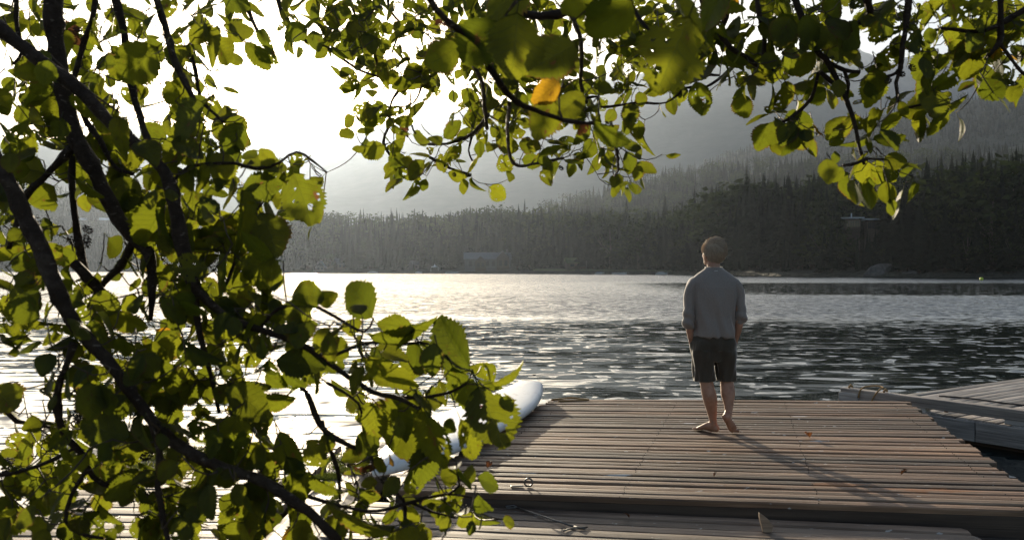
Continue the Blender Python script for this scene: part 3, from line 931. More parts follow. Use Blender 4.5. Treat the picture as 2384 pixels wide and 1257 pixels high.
rd = random.Random(5)
def board(name, a, b, a2, b2, z, th, mat, parent, segs=22, wear=.004, origin=None, sag=0.0):
    """one plank: far edge a->b, near edge a2->b2 (world xy), top at z; local X along the grain, origin at its middle"""
    a, b, a2, b2 = [Vector((p[0], p[1])) for p in (a, b, a2, b2)]
    mid = (a + b + a2 + b2) / 4
    ax = ((b - a) + (b2 - a2)).normalized()
    ang = math.atan2(ax.y, ax.x)
    R = Matrix.Rotation(-ang, 2)
    A, B, A2, B2 = [R @ (p - mid) for p in (a, b, a2, b2)]
    mb = MB(); rings = []
    tw = rd.uniform(-.006, .006); ph = rd.uniform(0, 6)
    for i in range(segs + 1):
        u = i / segs
        f = A.lerp(B, u); n = A2.lerp(B2, u)
        j1, j2 = rd.uniform(-wear, wear), rd.uniform(-wear, wear)
        zz = rd.uniform(-.0008, .0008) + tw * math.sin(u * 3 + ph)
        r = .008 + rd.uniform(0, .004)
        f.y += j1 * .6; n.y += j2 * .6
        w = f.y - n.y
        rings.append([(n.x, n.y, -th), (n.x, n.y + .001, zz - r), (n.x, n.y + r, zz - .0012), (n.x, (f.y + n.y) / 2, zz + .0015), (f.x, f.y - r, zz - .0012), (f.x, f.y - .001, zz - r), (f.x, f.y, -th)])
    mb.loft(rings)
    o = mb.build(name, mat, parent)
    if parent is not None: base = Vector(parent.location)
    else: base = Vector((0, 0, 0))
    o.location = Vector((mid.x, mid.y, z)) - base
    o.rotation_euler = (0, 0, ang)
    return o, ang

ZD = .44
far_l, far_r = Vector(on(1283, 929.5, ZD)), Vector(on(2110, 934.5, ZD))
near_l, near_r = Vector(on(915, 1141.5, ZD)), Vector(on(2474, 1192.5, ZD))
deck = thing('floating_dock', 'large brown plank dock the barefoot person stands on', 'dock', (1.6, 7.4, 0))
NP = 36
nailm = MB().tube([(0, 0, -.004), (0, 0, .0012)], .006, 6).mesh('nail'); nailm.materials.append(M_NAIL)
for i in range(NP):
    u0 = i / NP; u1 = (i + 1) / NP
    wob = rd.uniform(-.06, .06) / NP
    g = .0200 + rd.uniform(-.005, .006)
    def edge(u): return far_l.lerp(near_l, u), far_r.lerp(near_r, u)
    a, b = edge(u0 + wob * 0); a2, b2 = edge(u1)
    dirv = (near_l - far_l).normalized()
    a2 = a2 - dirv * g; b2 = b2 - (near_r - far_r).normalized() * g
    ex = (b - a).normalized()
    eL, eR = rd.uniform(-.03, .03), rd.uniform(-.035, .045)
    a = a + ex * eL; a2 = a2 + ex * eL; b = b + ex * eR; b2 = b2 + ex * eR
    o, ang = board('plank', a, b, a2, b2, ZD + rd.uniform(-.005, .005), .038, M_DECK, deck, 26)
# framing under the boards, with end beams you see on the near and the right side
def beam(parent, p, q, w, h, ztop, name, mat):
    p = Vector((p[0], p[1])); q = Vector((q[0], q[1])); v = q - p; L = v.length
    o = MB().box((0, 0, -h / 2), (L, w, h)).build(name, mat, parent, bevel=.008)
    mid = (p + q) / 2
    o.location = Vector((mid.x, mid.y, ztop)) - Vector(parent.location); o.rotation_euler = (0, 0, math.atan2(v.y, v.x))
    return o
in_n = (far_l - near_l).normalized()
beam(deck, near_l + in_n * .05, near_r + in_n * .05, .05, .19, ZD - .041, 'edge_beam', M_BEAM)
beam(deck, near_l + in_n * .30, near_r + in_n * .30, .10, .24, ZD - .045, 'joist', M_BEAM)
for k in range(6):
    u = (k + .5) / 6
    p = far_l.lerp(far_r, u); q = near_l.lerp(near_r, u)
    beam(deck, p + (q - p) * .03, q - (q - p) * .10, .09, .18, ZD - .045, 'joist', M_BEAM)
rx = Vector((-1, .15, 0)).normalized()
beam(deck, far_r + rx * .06, near_r + rx * .06, .05, .19, ZD - .041, 'edge_beam', M_BEAM)
beam(deck, far_l - rx * .06, near_l - rx * .06, .05, .19, ZD - .041, 'edge_beam', M_BEAM)
beam(deck, far_l + Vector((0, -.05, 0)), far_r + Vector((0, -.05, 0)), .05, .19, ZD - .041, 'edge_beam', M_BEAM)
for k in range(4):
    u = (k + .5) / 4
    p = far_l.lerp(far_r, u); q = near_l.lerp(near_r, u)
    c = p.lerp(q, .5)
    o = MB().tube([(0, -1.85, 0), (0, 1.85, 0)], .20, 14).build('float_log', M_BEAM, deck)
    o.location = Vector((c.x, c.y, .0)) - Vector(deck.location)
# nails in two rows
for i in range(NP):
    for k in range(3):
        pass
nm = MB()
for i in range(NP):
    for k in (0.06, .36, .66, .95):
        for s in (.28, .72):
            u = (i + s) / NP
            p = far_l.lerp(near_l, u).lerp(far_r.lerp(near_r, u), k)
            x, y = p.x + rd.uniform(-.01, .01) - deck.location.x, p.y - deck.location.y
            nm.tube([(x, y, ZD - .004), (x, y, ZD + .0022)], .0036, 6)
kind(nm.build('nail_heads', M_NAIL, deck), 'stuff')

# ---- lower landing in front
ZL = .35
lf_l, lf_r = Vector(on(1134, 1178, ZL)), Vector(on(2236, 1226.5, ZL))
land = thing('landing_dock', 'lower grey-brown plank landing along the bottom edge of the picture', 'dock', (.8, 4.6, 0))
ldir = (lf_r - lf_l).normalized(); lperp = Vector((ldir.y, -ldir.x, 0))          # towards the camera
W = .137; LX0 = -1.05
for i in range(14):
    g = .012 + rd.uniform(-.003, .006)
    s0 = i * W; s1 = (i + 1) * W - g
    base = lf_l
    t0 = (LX0 - base.x) / ldir.x
    endr = (lf_r - lf_l).length + [0, .02, .09, .10, .16, .15, .2, .2, .25, .3, .3, .3, .3, .3][i]
    a = base + ldir * (t0 + rd.uniform(-.02, .02)) + lperp * s0; b = base + ldir * (endr) + lperp * s0
    a2 = a + lperp * (s1 - s0); b2 = b + lperp * (s1 - s0) + ldir * .02
    board('plank', a, b, a2, b2, ZL + rd.uniform(-.004, .004), .04, M_DECK2, land, 26, .005)
for k in range(4):
    p = lf_l + ldir * (-.6 + k * 1.15) + lperp * .04; q = p + lperp * 1.8
    beam(land, p, q, .09, .16, ZL - .042, 'joist', M_BEAM)
beam(land, lf_l + ldir * -.9 - lperp * .03, lf_r + ldir * .35 - lperp * .03, .05, .12, ZL - .07, 'edge_beam', M_BEAM)

# ---- grey side dock at the right
P0 = Vector((4.06, 10.56, 0)); ra = Vector((.572, -.82, 0)).normalized(); rb = Vector((.83, .558, 0)).normalized()
ZR = .285
side = thing('side_dock', 'weathered grey dock with a raised kerb rail at the right edge of the picture', 'dock', (6.2, 10.2, 0))
PW = .145
for i in range(26):
    s0 = -.05 + .14 + i * PW; s1 = s0 + PW - .012 - rd.uniform(-.003, .006)
    near0 = P0 + ra * s0 + rb * .02; near1 = P0 + ra * s1 + rb * .02
    L = 4.3 + rd.uniform(-.02, .02)
    if i == 0: pass
    a = near0; b = near0 + rb * L; a2 = near1; b2 = near1 + rb * L
    board('plank', a, b, a2, b2, ZR + rd.uniform(-.004, .004), .036, M_GREYWOOD, side, 22, .004)
beam(side, P0 + ra * -.04 + rb * .08, P0 + ra * 3.9 + rb * .08, .13, .115, ZR + .165, 'kerb_rail', M_GREYWOOD)
for s, bl in ((.52, 1.04), (2.5, 1.2)):
    c = P0 + ra * s + rb * .08
    o = MB().box((0, 0, .03), (bl, .12, .062)).build('kerb_block', M_GREYWOOD, side, bevel=.006)
    o.location = c + Vector((0, 0, ZR)) - Vector(side.location); o.rotation_euler = (0, 0, math.atan2(ra.y, ra.x))
beam(side, P0 + ra * -.03 + rb * -.012, P0 + ra * 1.62 + rb * -.012, .05, .215, ZR - .012, 'fascia_board', M_GREYWOOD)
beam(side, P0 + ra * 1.63 + rb * -.012, P0 + ra * 3.9 + rb * -.012, .05, .215, ZR - .012, 'fascia_board', M_GREYWOOD)
beam(side, P0 + ra * -.0 + rb * .02, P0 + ra * -.0 + rb * 4.3, .05, .25, ZR - .03, 'fascia_board', M_GREYWOOD)
beam(side, P0 + ra * 0 + rb * .25, P0 + ra * 3.9 + rb * .25, .3, .4, ZR - .05, 'float_log', M_BEAM)
beam(side, P0 + ra * 0 + rb * 3.6, P0 + ra * 3.9 + rb * 3.6, .3, .4, ZR - .05, 'float_log', M_BEAM)
# block end projecting at the corner
o = MB().box((0, 0, 0), (.26, .16, .17)).build('corner_block', M_GREYWOOD, side, bevel=.008)
o.location = P0 + ra * .08 + rb * .07 + Vector((0, 0, ZR + .03)) - Vector(side.location); o.rotation_euler = (0, 0, math.atan2(ra.y, ra.x))
# bolts on the side dock
for s, tt in ((.55, .26), (1.15, .26), (2.0, .3), (.95, .02), (.7, -.05)):
    c = P0 + ra * s + rb * tt
    o = MB().tube([(0, 0, -.01), (0, 0, .02)], .022, 8).build('bolt', M_RUSTY, side, c + Vector((0, 0, ZR + .004)) - Vector(side.location))

# ---- left landing: pale planks and a mossy split timber
ZB = .34
pale = thing('plank_walkway', 'sunlit pale plank walkway behind the alder leaves at the lower left', 'walkway', (-2.4, 6.2, 0))
x0, x1 = -3.1, -1.53
for i in range(19):
    y0 = 4.75 + i * .155
    sk = .05
    board('plank', (x0 + rd.uniform(-.03, .03), y0 + .142), (x1 + rd.uniform(-.015, .015), y0 + .142 - sk), (x0, y0), (x1, y0 - sk), ZB + rd.uniform(-.004, .004), .05, M_TIMBER, pale, 14, .004)
for k in (-2.9, -2.3, -1.7):
    beam(pale, (k, 4.75), (k, 7.65), .1, .22, ZB - .052, 'joist', M_BEAM)
def timber():
    """wide hewn log lying from the far water edge towards the shore: rounded top, split ends"""
    mb = MB(); rings = []; n = 30
    for i in range(n + 1):
        u = i / n; y = 4.7 + u * 3.0
        ring = []
        w = .215 + .012 * math.sin(u * 9); cx = -1.27 + .02 * math.sin(u * 4)
        for k in range(16):
            a = 2 * math.pi * k / 16
            c, s = math.cos(a), math.sin(a)
            px_ = cx + w * math.copysign(abs(c) ** .55, c); pz = .20 + .17 * math.copysign(abs(s) ** .6, s)
            j = rd.uniform(-.006, .006)
            ring.append((px_ + j, y + (rd.uniform(-.03, .03) if i in (0, n) else 0), pz + j))
        rings.append(ring)
    mb.loft(rings)
    me = mb.mesh('timber')
    # grain runs along local X: store turned a quarter
    for v in me.vertices:
        x, y, z = v.co; v.co = (y - 6.2, -(x + 1.27), z)
    o = link('hewn_timber', me, M_TIMBER, None, (-1.27, 6.2, 0)); o.rotation_euler = (0, 0, math.pi / 2)
    return tag(o, 'broad cracked timber with moss on top, left of the paddleboard tail', 'timber')
timber()

M_DRYGRASS = mat_needles('shore_grass_blades', (.06, .07, .02), (.12, .12, .04), (.22, .19, .08))
M_MOSS = mat_needles('moss_tufts', (.09, .11, .02), (.16, .18, .04), (.24, .24, .08))
def tufts(name, centres, n, h, mat, lean=.5, seed=1, w=.004):
    r = random.Random(seed); mb = MB()
    for (c, rad, z) in centres:
        for _ in range(n):
            a = r.uniform(0, 6.28); q = rad * math.sqrt(r.random())
            x, y = c[0] + q * math.cos(a), c[1] + q * math.sin(a) * (c[2] if len(c) > 2 else 1)
            hh = h * r.uniform(.4, 1.15); b = r.uniform(0, 6.28); ln = r.uniform(.1, lean) * hh
            ww = w * r.uniform(.6, 1.2); dx, dy = math.cos(b), math.sin(b)
            i = len(mb.v)
            mb.v += [(x - dy * ww, y + dx * ww, z), (x + dy * ww, y - dx * ww, z), (x + dx * ln * .4 - dy * ww * .7, y + dy * ln * .4 + dx * ww * .7, z + hh * .6), (x + dx * ln * .4 + dy * ww * .7, y + dy * ln * .4 - dx * ww * .7, z + hh * .6), (x + dx * ln, y + dy * ln, z + hh * .95)]
            mb.f += [(i, i + 1, i + 3, i + 2), (i + 2, i + 3, i + 4)]
    return kind(mb.build(name, mat), 'stuff')
tufts('moss', [((-1.33, 6.9, 1.9), .17, .37), ((-1.2, 6.55, 1), .12, .37), ((-1.36, 6.35, 1), .10, .37), ((-1.4, 6.05), .06, .37), ((-1.3, 7.35), .1, .36)], 900, .022, M_MOSS, 1.2, 3, .005)
tufts('moss', [((-2.75, 7.2, .8), .36, .35), ((-2.5, 7.0, .6), .3, .35), ((-2.95, 6.6, 1), .3, .34)], 1500, .036, M_MOSS, 1.1, 4, .005)

# ---- bank the photographer stands on
def bank():
    mb = MB(); xs = np.linspace(-9, 6, 46); ys = np.linspace(-12, 5.6, 36)
    for y in ys:
        for x in xs:
            edge = 5.0 + .25 * math.sin(x * 2.1) + .12 * math.sin(x * 5.3) - max(0, x + 1.6) * .95
            k = (edge - y)
            z = min(.28, -.25 + .55 * max(-1, k)) if k < 1 else .28 + .05 * math.sin(x * 3) * math.sin(y * 2)
            z = max(z, -.6)
            mb.v.append((x, y, z))
    m = len(xs)
    for i in range(len(ys) - 1):
        for j in range(m - 1): mb.f.append((i * m + j, i * m + j + 1, (i + 1) * m + j + 1, (i + 1) * m + j))
    return kind(mb.build('shore_bank', mat_plain('bank_soil', (.07, .055, .035), .95, .4, 8, .6), smooth=True), 'structure')
bank()
cent = []
for _ in range(70):
    x = rd.uniform(-4.6, -1.9); cent.append(((x, rd.uniform(3.6, 5.05)), .22, .2 + rd.uniform(0, .06)))
tufts('shore_grass', cent, 60, .16, M_DRYGRASS, .7, 9, .004)

# ================================================================== small things on the docks
# ring bolt and its plate
p = on(1215, 1133, ZD)
t = thing('mooring_ring', 'steel ring on a flat plate lying on the brown dock near its front edge', 'mooring ring', p)
MB().box((-.035, .0, .006), (.085, .03, .01), .2).build('plate', M_STEEL, t, bevel=.003)
MB().tube([(.045 + .028 * math.cos(a), .004, .03 + .026 * math.sin(a)) for a in np.linspace(0, 6.283, 15)], .006, 6, False).build('ring', M_STEEL, t, smooth=True)
# rod with looped ends
def wire_path(pix, z):
    return [on(x, y, zz) for (x, y), zz in zip(pix, z)]
t = thing('tie_rod', 'thin dark wire with looped ends lying slantwise on the lower landing', 'wire', on(1270, 1205, ZL))
def rel(pts, o): return [Vector(q) - Vector(o.location) for q in pts]
MB().tube(rel(wire_path([(1205, 1181), (1240, 1193), (1290, 1210), (1335, 1225)], [ZL + .012] * 4), t), .0055, 6).build('shaft', M_STEEL, t, smooth=True)
MB().tube(rel(wire_path([(1205, 1181), (1196, 1176), (1178, 1178), (1180, 1182), (1200, 1181)], [ZL + .012, ZL + .02, ZL + .012, ZL + .01, ZL + .014]), t), .005, 6).build('loop', M_STEEL, t, smooth=True)
MB().tube(rel(wire_path([(1335, 1225), (1352, 1228), (1368, 1226), (1360, 1230), (1330, 1229), (1312, 1235)], [ZL + .012, ZL + .016, ZL + .012, ZL + .008, ZL + .01, ZL + .012]), t), .005, 6).build('loop', M_STEEL, t, smooth=True)
# sunlit splinter standing on the landing
def wedge():
    p = on(1784, 1238, ZL)
    mb = MB()
    prof = [(-.022, 0), (.030, 0), (.034, .040), (.012, .074), (-.046, .118), (-.044, .085)]
    rings = [[(x, -.022, z) for x, z in prof], [(x * .96 - .004, .0, z * .98) for x, z in prof], [(x * .9 + .012, .022, z * .80) for x, z in prof]]
    mb.loft(rings)
    o = mb.build('wood_splinter', M_TIMBER, None, p + Vector((0, 0, .004)), bevel=.003)
    return tag(o, 'pale wood splinter standing upright on the lower landing, sunlit on its left face', 'wood splinter')
wedge()
# ropes
pts = [on(1284, 930, ZD + .012), on(1310, 928, ZD + .015), on(1330, 926, ZD + .02), on(1350, 928, ZD + .012), on(1370, 930, ZD + .01), on(1340, 932, ZD + .01), on(1300, 934, ZD + .01)]
c = catmull([(*q, .01) for q in pts], .03)
tag(MB().tube([q[:3] for q in c], .010, 7).build('rope', M_ROPE, smooth=True), 'short brown rope lying on the far dock edge beside the paddleboard nose', 'rope')
kz = ZR + .175
rp = P0 + ra * .22 + rb * .08
loop = []
for s, h, o_ in ((.00, -.10, -.02), (.02, -.02, -.02), (.06, .03, .0), (.14, .05, .05), (.22, .055, .06), (.30, .05, .02), (.27, .02, -.02), (.22, -.05, -.03), (.18, -.12, -.03)):
    q = rp + ra * s + rb * (o_ - .06); loop.append((q.x, q.y, kz + h, .01))
t = thing('mooring_rope', 'orange mooring rope looped over the kerb rail of the grey dock', 'rope', rp + Vector((0, 0, kz)))
c = catmull(loop, .02)
MB().tube([Vector(q[:3]) - Vector(t.location) for q in c], .0095, 7).build('rope_loop', M_ROPE, t, smooth=True)
for s in (-.16, .30):
    cc = rp + ra * s + Vector((0, 0, kz + .012))
    kb = MB()
    for k in range(6):
        a = k * 1.1; kb.ball(cc + Vector((.018 * math.cos(a), .018 * math.sin(a), .012 * math.sin(a * 1.7))) - Vector(t.location), (.015, .012, .016), None, 8, 6)
    kb.build('knot', M_ROPE, t, smooth=True)
pts = [P0 + ra * (.45 + .0) + rb * 1.35, P0 + ra * .8 + rb * 1.45, P0 + ra * 1.3 + rb * 1.42, P0 + ra * 1.9 + rb * 1.5, P0 + ra * 3.0 + rb * 1.6]
c = catmull([(q.x, q.y, ZR + .014, .01) for q in pts], .05)
tag(MB().tube([q[:3] for q in c], .010, 6).build('cable', mat_plain('black_cable', (.015, .013, .012), .6, .1, 30, .1), smooth=True), 'dark cable running across the boards of the grey side dock', 'cable')
# eye bolt on the mossy walkway end
p = on(497, 1030, ZB + .02)
t = thing('eye_bolt', 'upright rusty eye bolt on the mossy end of the pale walkway', 'eye bolt', p)
MB().tube([(0, 0, -.03), (0, 0, .05)], .010, 8).build('shank', M_RUSTY, t)
MB().tube([(.026 * math.cos(a), 0, .075 + .026 * math.sin(a)) for a in np.linspace(0, 6.283, 15)], .006, 6, False).build('eye', M_RUSTY, t, smooth=True)

# dry leaves blown onto the boards
DRY = [(1141, 1086, ZD, .06, 'small dry brown leaf on the dock boards beside the paddleboard'), (1880, 1023, ZD, .08, 'dark curled dry leaf on the dock boards right of the person'),
       (1668, 1108, ZD, .035, 'tiny dry leaf near the middle front of the brown dock'), (1452, 1210, ZL, .05, 'dry leaf scrap on the lower landing right of the wire'), (2112, 1105, ZD, .05, 'small rusty dry leaf on the dock just behind the rust stain')]
# ================================================================== paddleboard
def mat_board():
    t = NT('white_board_skin'); c = t.coord('Object')
    n1 = t.noise(c, 9, 5, .65); n2 = t.noise(t.mapping(c, (40, 6, 10)), 1.0, 3, .6)
    base = t.mix(t.smooth(n1, .56, .70), (.70, .72, .75), (.56, .56, .57))
    base = t.mix(t.math('MULTIPLY', t.smooth(n2, .64, .7), .5), base, (.35, .33, .32))
    return t.done(t.princ(base, .33, t.bump(n1, .08, .003)))
M_SUP = mat_board()
def paddleboard():
    nose = Vector((.30, 10.02, 0)); tail = Vector((-.94, 5.86, 0))
    v = nose - tail; L = v.length; rz = math.atan2(v.y, v.x)
    t = thing('paddleboard', 'long white paddleboard lying along the left edge of the brown dock', 'paddleboard', (tail.x, tail.y, ZD), rz)
    # local x: tail -> nose, y across, z up
    rings = []; n = 48
    for i in range(n + 1):
        u = i / n; x = u * L
        e = abs(u - .47) / (.53 if u > .47 else .47)
        w = .365 * max(0.0, 1 - e ** 2.2) ** .72
        w = max(w, .012)
        rock = .10 * max(0, (u - .62) / .38) ** 2.1 + .03 * max(0, (.12 - u) / .12) ** 2
        th = .125 * min(1, (1 - e) * 5 + .25)
        ring = []
        for k in range(20):
            a = 2 * math.pi * k / 20
            c, s = math.cos(a), math.sin(a)
            y = w * math.copysign(abs(c) ** .75, c)
            z = rock + .02 + th * .5 + th * .5 * math.copysign(abs(s) ** .62, s) + (.012 * (1 - (y / max(w, .02)) ** 2) if s > 0 else 0)
            ring.append((x, y, z))
        rings.append(ring)
    MB().loft(rings).build('hull', M_SUP, t, smooth=True)
    # deck pad, nose plug, carry handle, rail strip
    rail = []
    MB().tube([(L * .965, 0, .245), (L * .965, 0, .262)], .016, 10).build('leash_plug', mat_plain('black_rubber', (.02, .02, .02), .5, .1, 30, .1), t)
    h = MB()
    pp = [(L * .50 + .11 * math.cos(a), -.02, .165 + .035 * math.sin(a)) for a in np.linspace(math.pi, 0, 9)]
    h.tube(pp, .012, 7); h.build('carry_handle', M_RED, t, smooth=True)
    MB().box((L * .50, -.02, .166), (.26, .07, .012)).build('handle_patch', M_RED, t, bevel=.004)
    return t
sup = paddleboard()
t = thing('bungee_cord', 'thin dark cord with a red tab crossing the middle of the white paddleboard', 'cord', sup.matrix_basis @ Vector((2.1, -.1, .17)))
q = [sup.matrix_basis @ Vector(p) for p in ((2.75, .12, .172), (2.5, .05, .175), (2.2, -.04, .18), (2.0, -.12, .178), (1.93, -.2, .172), (1.98, -.24, .170), (2.05, -.22, .172), (2.06, -.28, .168))]
c = catmull([(*p, .01) for p in q], .03)
MB().tube([Vector(p[:3]) - Vector(t.location) for p in c], .005, 6).build('cord_line', M_NAIL, t, smooth=True)
o = MB().box((0, 0, 0), (.13, .05, .02)).build('red_tab', M_RED, t, sup.matrix_basis @ Vector((2.12, -.17, .18)) - Vector(t.location), bevel=.006); o.rotation_euler = (0, 0, .9)
# ================================================================== person
def mat_skin():
    t = NT('skin'); c = t.coord('Object')
    n = t.noise(c, 14, 4, .6)
    base = t.ramp(n, [(.3, (.26, .125, .075)), (.55, (.36, .19, .125)), (.75, (.42, .235, .165))])
    return t.done(t.princ(base, .5, t.bump(n, .15, .003), **{'Subsurface Weight': .12, 'Subsurface Radius': (.02, .008, .004), 'Subsurface Scale': .5, 'Sheen Weight': .35, 'Sheen Roughness': .3}))
def mat_cloth(name, col, col2, sc, fold):
    t = NT(name); c = t.coord('Object')
    w = t.noise(t.mapping(c, (sc, sc, sc * .6)), 1.0, 3, .6)
    base = t.mix(t.smooth(w, .35, .7), col, col2)
    f = t.noise(t.mapping(c, (15, 15, 5)), 1.0, 3, .5, .6)
    nrm = t.bump(w, .25, .0015, t.bump(f, fold, .02))
    d = t.princ(base, .9, nrm, **{'Sheen Weight': .7, 'Sheen Roughness': .35})
    return t.done(d)
M_SKIN = mat_skin()
M_SHIRT = mat_cloth('grey_heather_knit', (.205, .180, .168), (.262, .232, .218), 260, .35)
M_SHORTS = mat_cloth('dark_olive_cotton', (.042, .034, .025), (.060, .050, .037), 300, .35)
def mat_hair():
    t = NT('grey_blond_hair'); c = t.coord('Object'); r = t.n('ShaderNodeNewGeometry').outputs['Random Per Island']
    n = t.noise(c, 30, 3, .6)
    base = t.ramp(t.math('ADD', t.math('MULTIPLY', r, .6), t.math('MULTIPLY', n, .4)), [(.2, (.42, .33, .24)), (.5, (.62, .53, .42)), (.85, (.80, .73, .63))])
    p = t.princ(base, .6, **{'Specular IOR Level': .3, 'Sheen Weight': 1.0, 'Sheen Roughness': .25})
    tr = t.n('ShaderNodeBsdfTranslucent', {'Color': t.mix(1.0, base, (1.2, 1.05, .8), 'MULTIPLY')})
    return t.done(t.n('ShaderNodeMixShader', {0: .34, 1: p, 2: tr}))
M_HAIR = mat_hair()

def limb(mb, pts, rx, ry=None, seg=16, ref=(1, 0, 0)):
    """closed tapering limb through pts; rx across the body, ry front to back; round ends"""
    ry = ry or rx
    P = np.array([(*p, a, b) for p, a, b in zip(pts, rx, ry)], float)
    n = len(P); Q = np.vstack([2 * P[0] - P[1], P, 2 * P[-1] - P[-2]]); out = []
    for i in range(1, n):
        for t in np.arange(5) / 5:
            out.append(.5 * ((2 * Q[i]) + (-Q[i - 1] + Q[i + 1]) * t + (2 * Q[i - 1] - 5 * Q[i] + 4 * Q[i + 1] - Q[i + 2]) * t * t + (-Q[i - 1] + 3 * Q[i] - 3 * Q[i + 1] + Q[i + 2]) * t ** 3))
    out.append(P[-1]); out = np.array(out)
    rings = []; m = len(out)
    def ring(p, t, a_, b_):
        a = Vector(ref); a = (a - t * a.dot(t)).normalized(); b = t.cross(a)
        return [p + a * (math.cos(w) * a_) + b * (math.sin(w) * b_) for w in np.linspace(0, 2 * math.pi, seg, endpoint=False)]
    for i in range(m):
        p = Vector(out[i][:3]); t = (Vector(out[min(i + 1, m - 1)][:3]) - Vector(out[max(i - 1, 0)][:3])).normalized()
        a_, b_ = max(.003, out[i][3]), max(.003, out[i][4])
        if i == 0:
            for k in (.95, .7, .35):
                rings.append(ring(p - t * (min(a_, b_) * k * .8), t, a_ * math.sqrt(1 - k * k), b_ * math.sqrt(1 - k * k)))
        rings.append(ring(p, t, a_, b_))
        if i == m - 1:
            for k in (.35, .7, .95):
                rings.append(ring(p + t * (min(a_, b_) * k * .8), t, a_ * math.sqrt(1 - k * k), b_ * math.sqrt(1 - k * k)))
    mb.loft(rings)

def fuse(mb, name, voxel, smooth, mat, parent, deform=None):
    """overlapping closed pieces -> one continuous surface"""
    me = mb.mesh(name + '_raw')
    o = bpy.data.objects.new(name + '_raw', me); COL.objects.link(o)
    r = o.modifiers.new('r', 'REMESH'); r.mode = 'VOXEL'; r.voxel_size = voxel
    s = o.modifiers.new('s', 'SMOOTH'); s.factor = .5; s.iterations = smooth
    dg = bpy.context.evaluated_depsgraph_get(); dg.update()
    me2 = bpy.data.meshes.new_from_object(o.evaluated_get(dg))
    me2.name = name
    bpy.data.objects.remove(o); bpy.data.meshes.remove(me)
    if deform is not None:
        n = len(me2.vertices); co = np.empty(n * 3); me2.vertices.foreach_get('co', co); co = co.reshape(-1, 3)
        nr = np.empty(n * 3); me2.vertices.foreach_get('normal', nr); nr = nr.reshape(-1, 3)
        co = deform(co, nr); me2.vertices.foreach_set('co', co.ravel()); me2.update()
    me2.polygons.foreach_set('use_smooth', [True] * len(me2.polygons))
    return link(name, me2, mat, parent)

foot = on(1662, 1006, ZD)
man = thing('person', 'person seen from behind, barefoot in grey sweater and dark shorts, hands in pockets', 'person', foot)

# skeleton (m): x to the right of the picture, y away from the camera, z up
HIP_L, HIP_R = (-.080, .005, .85), (.080, .005, .85)
KN_L, AN_L = (-.068, .012, .475), (-.008, .005, .085)
KN_R, AN_R = (.122, .035, .480), (.118, -.075, .215)
b = MB()
# trunk, under the clothes
limb(b, [(0, .0, .82), (0, .005, .95), (0, .012, 1.08), (0, .006, 1.25), (0, .0, 1.35), (0, .0, 1.41)], [.155, .16, .15, .165, .13, .07], [.10, .11, .10, .11, .08, .055], 22)
# legs
limb(b, [HIP_L, (-.086, .006, .70), (-.072, .015, .53), KN_L, (-.056, -.004, .385), (-.040, -.016, .31), (-.020, -.006, .19), (-.009, .0, .115), (-.004, -.004, .07)],
     [.080, .080, .066, .060, .062, .065, .046, .034, .035], [.084, .085, .070, .062, .062, .066, .048, .039, .042])
limb(b, [HIP_R, (.100, .018, .70), (.117, .034, .54), KN_R, (.122, .004, .40), (.121, -.024, .345), (.118, -.058, .265), (.112, -.080, .20), (.106, -.092, .172)],
     [.080, .080, .067, .060, .063, .063, .044, .033, .034], [.084, .085, .070, .062, .062, .064, .046, .038, .04])
# left foot flat on the boards, turned out to the left
limb(b, [(.016, -.022, .036), (-.006, -.002, .052), (-.045, .032, .048), (-.085, .066, .034), (-.112, .090, .024)], [.034, .036, .040, .042, .036], [.034, .048, .040, .026, .018], 14, (.75, .66, 0))
for k, (dx, dy, r) in enumerate([(-.030, .005, .0115), (-.022, .018, .010), (-.013, .028, .0095), (-.002, .036, .009), (.010, .040, .0085)]):
    tx, ty = -.116 + dx * .5 + .012 * (k - 1), .092 + dy * .4 + .006 * k
    limb(b, [(tx + .02, ty - .016, .018), (tx - .006, ty + .006, .015), (tx - .022, ty + .018, .0115)], [r * 1.15, r, r * .9], None, 8, (.7, .7, 0))
# right foot: heel lifted, sole to the camera, toes on the boards turned out
limb(b, [(.070, -.118, .160), (.086, -.112, .150), (.112, -.098, .110), (.140, -.080, .066), (.166, -.062, .034)], [.029, .036, .037, .042, .038], [.030, .036, .030, .025, .017], 14, (.66, .1, .74))
limb(b, [(.106, -.092, .19), (.094, -.100, .155)], [.036, .036], [.042, .045], 12)
for k in range(5):
    tx, ty = .150 + .0125 * k, -.048 - .006 * k
    r = [.0120, .0100, .0098, .0092, .0088][k]
    limb(b, [(tx, ty - .012, .030), (tx + .008, ty + .008, .018), (tx + .012, ty + .024, .0115)], [r * 1.1, r, r * .9], None, 8)
# arms: elbows a little out, forearms running into the pockets
limb(b, [(-.175, .0, 1.345), (-.205, -.008, 1.26), (-.226, -.020, 1.12), (-.228, -.022, 1.045), (-.216, .004, .93), (-.196, .026, .815)], [.040, .045, .043, .040, .036, .027], [.042, .050, .047, .043, .038, .030], 14)
limb(b, [(.175, .0, 1.345), (.206, -.008, 1.26), (.228, -.020, 1.12), (.230, -.022, 1.045), (.218, .004, .93), (.194, .026, .815)], [.040, .045, .043, .040, .036, .027], [.042, .050, .047, .043, .038, .030], 14)
for s in (-1, 1):      # hands in the pockets
    limb(b, [(s * .194, .028, .80), (s * .180, .036, .755), (s * .166, .042, .715)], [.026, .020, .018], [.038, .044, .040], 12)
    for k in range(4):
        fx, fy = s * (.158 - .001 * k), .012 + .019 * k
        limb(b, [(fx + s * .006, fy, .715), (fx - s * .008, fy, .675), (fx - s * .022, fy - .003, .650 + .006 * abs(k - 1.5))], [.0092, .0086, .0078], None, 8)
    limb(b, [(s * .184, .060, .775), (s * .176, .078, .735), (s * .168, .086, .70)], [.0115, .0105, .009], None, 8)
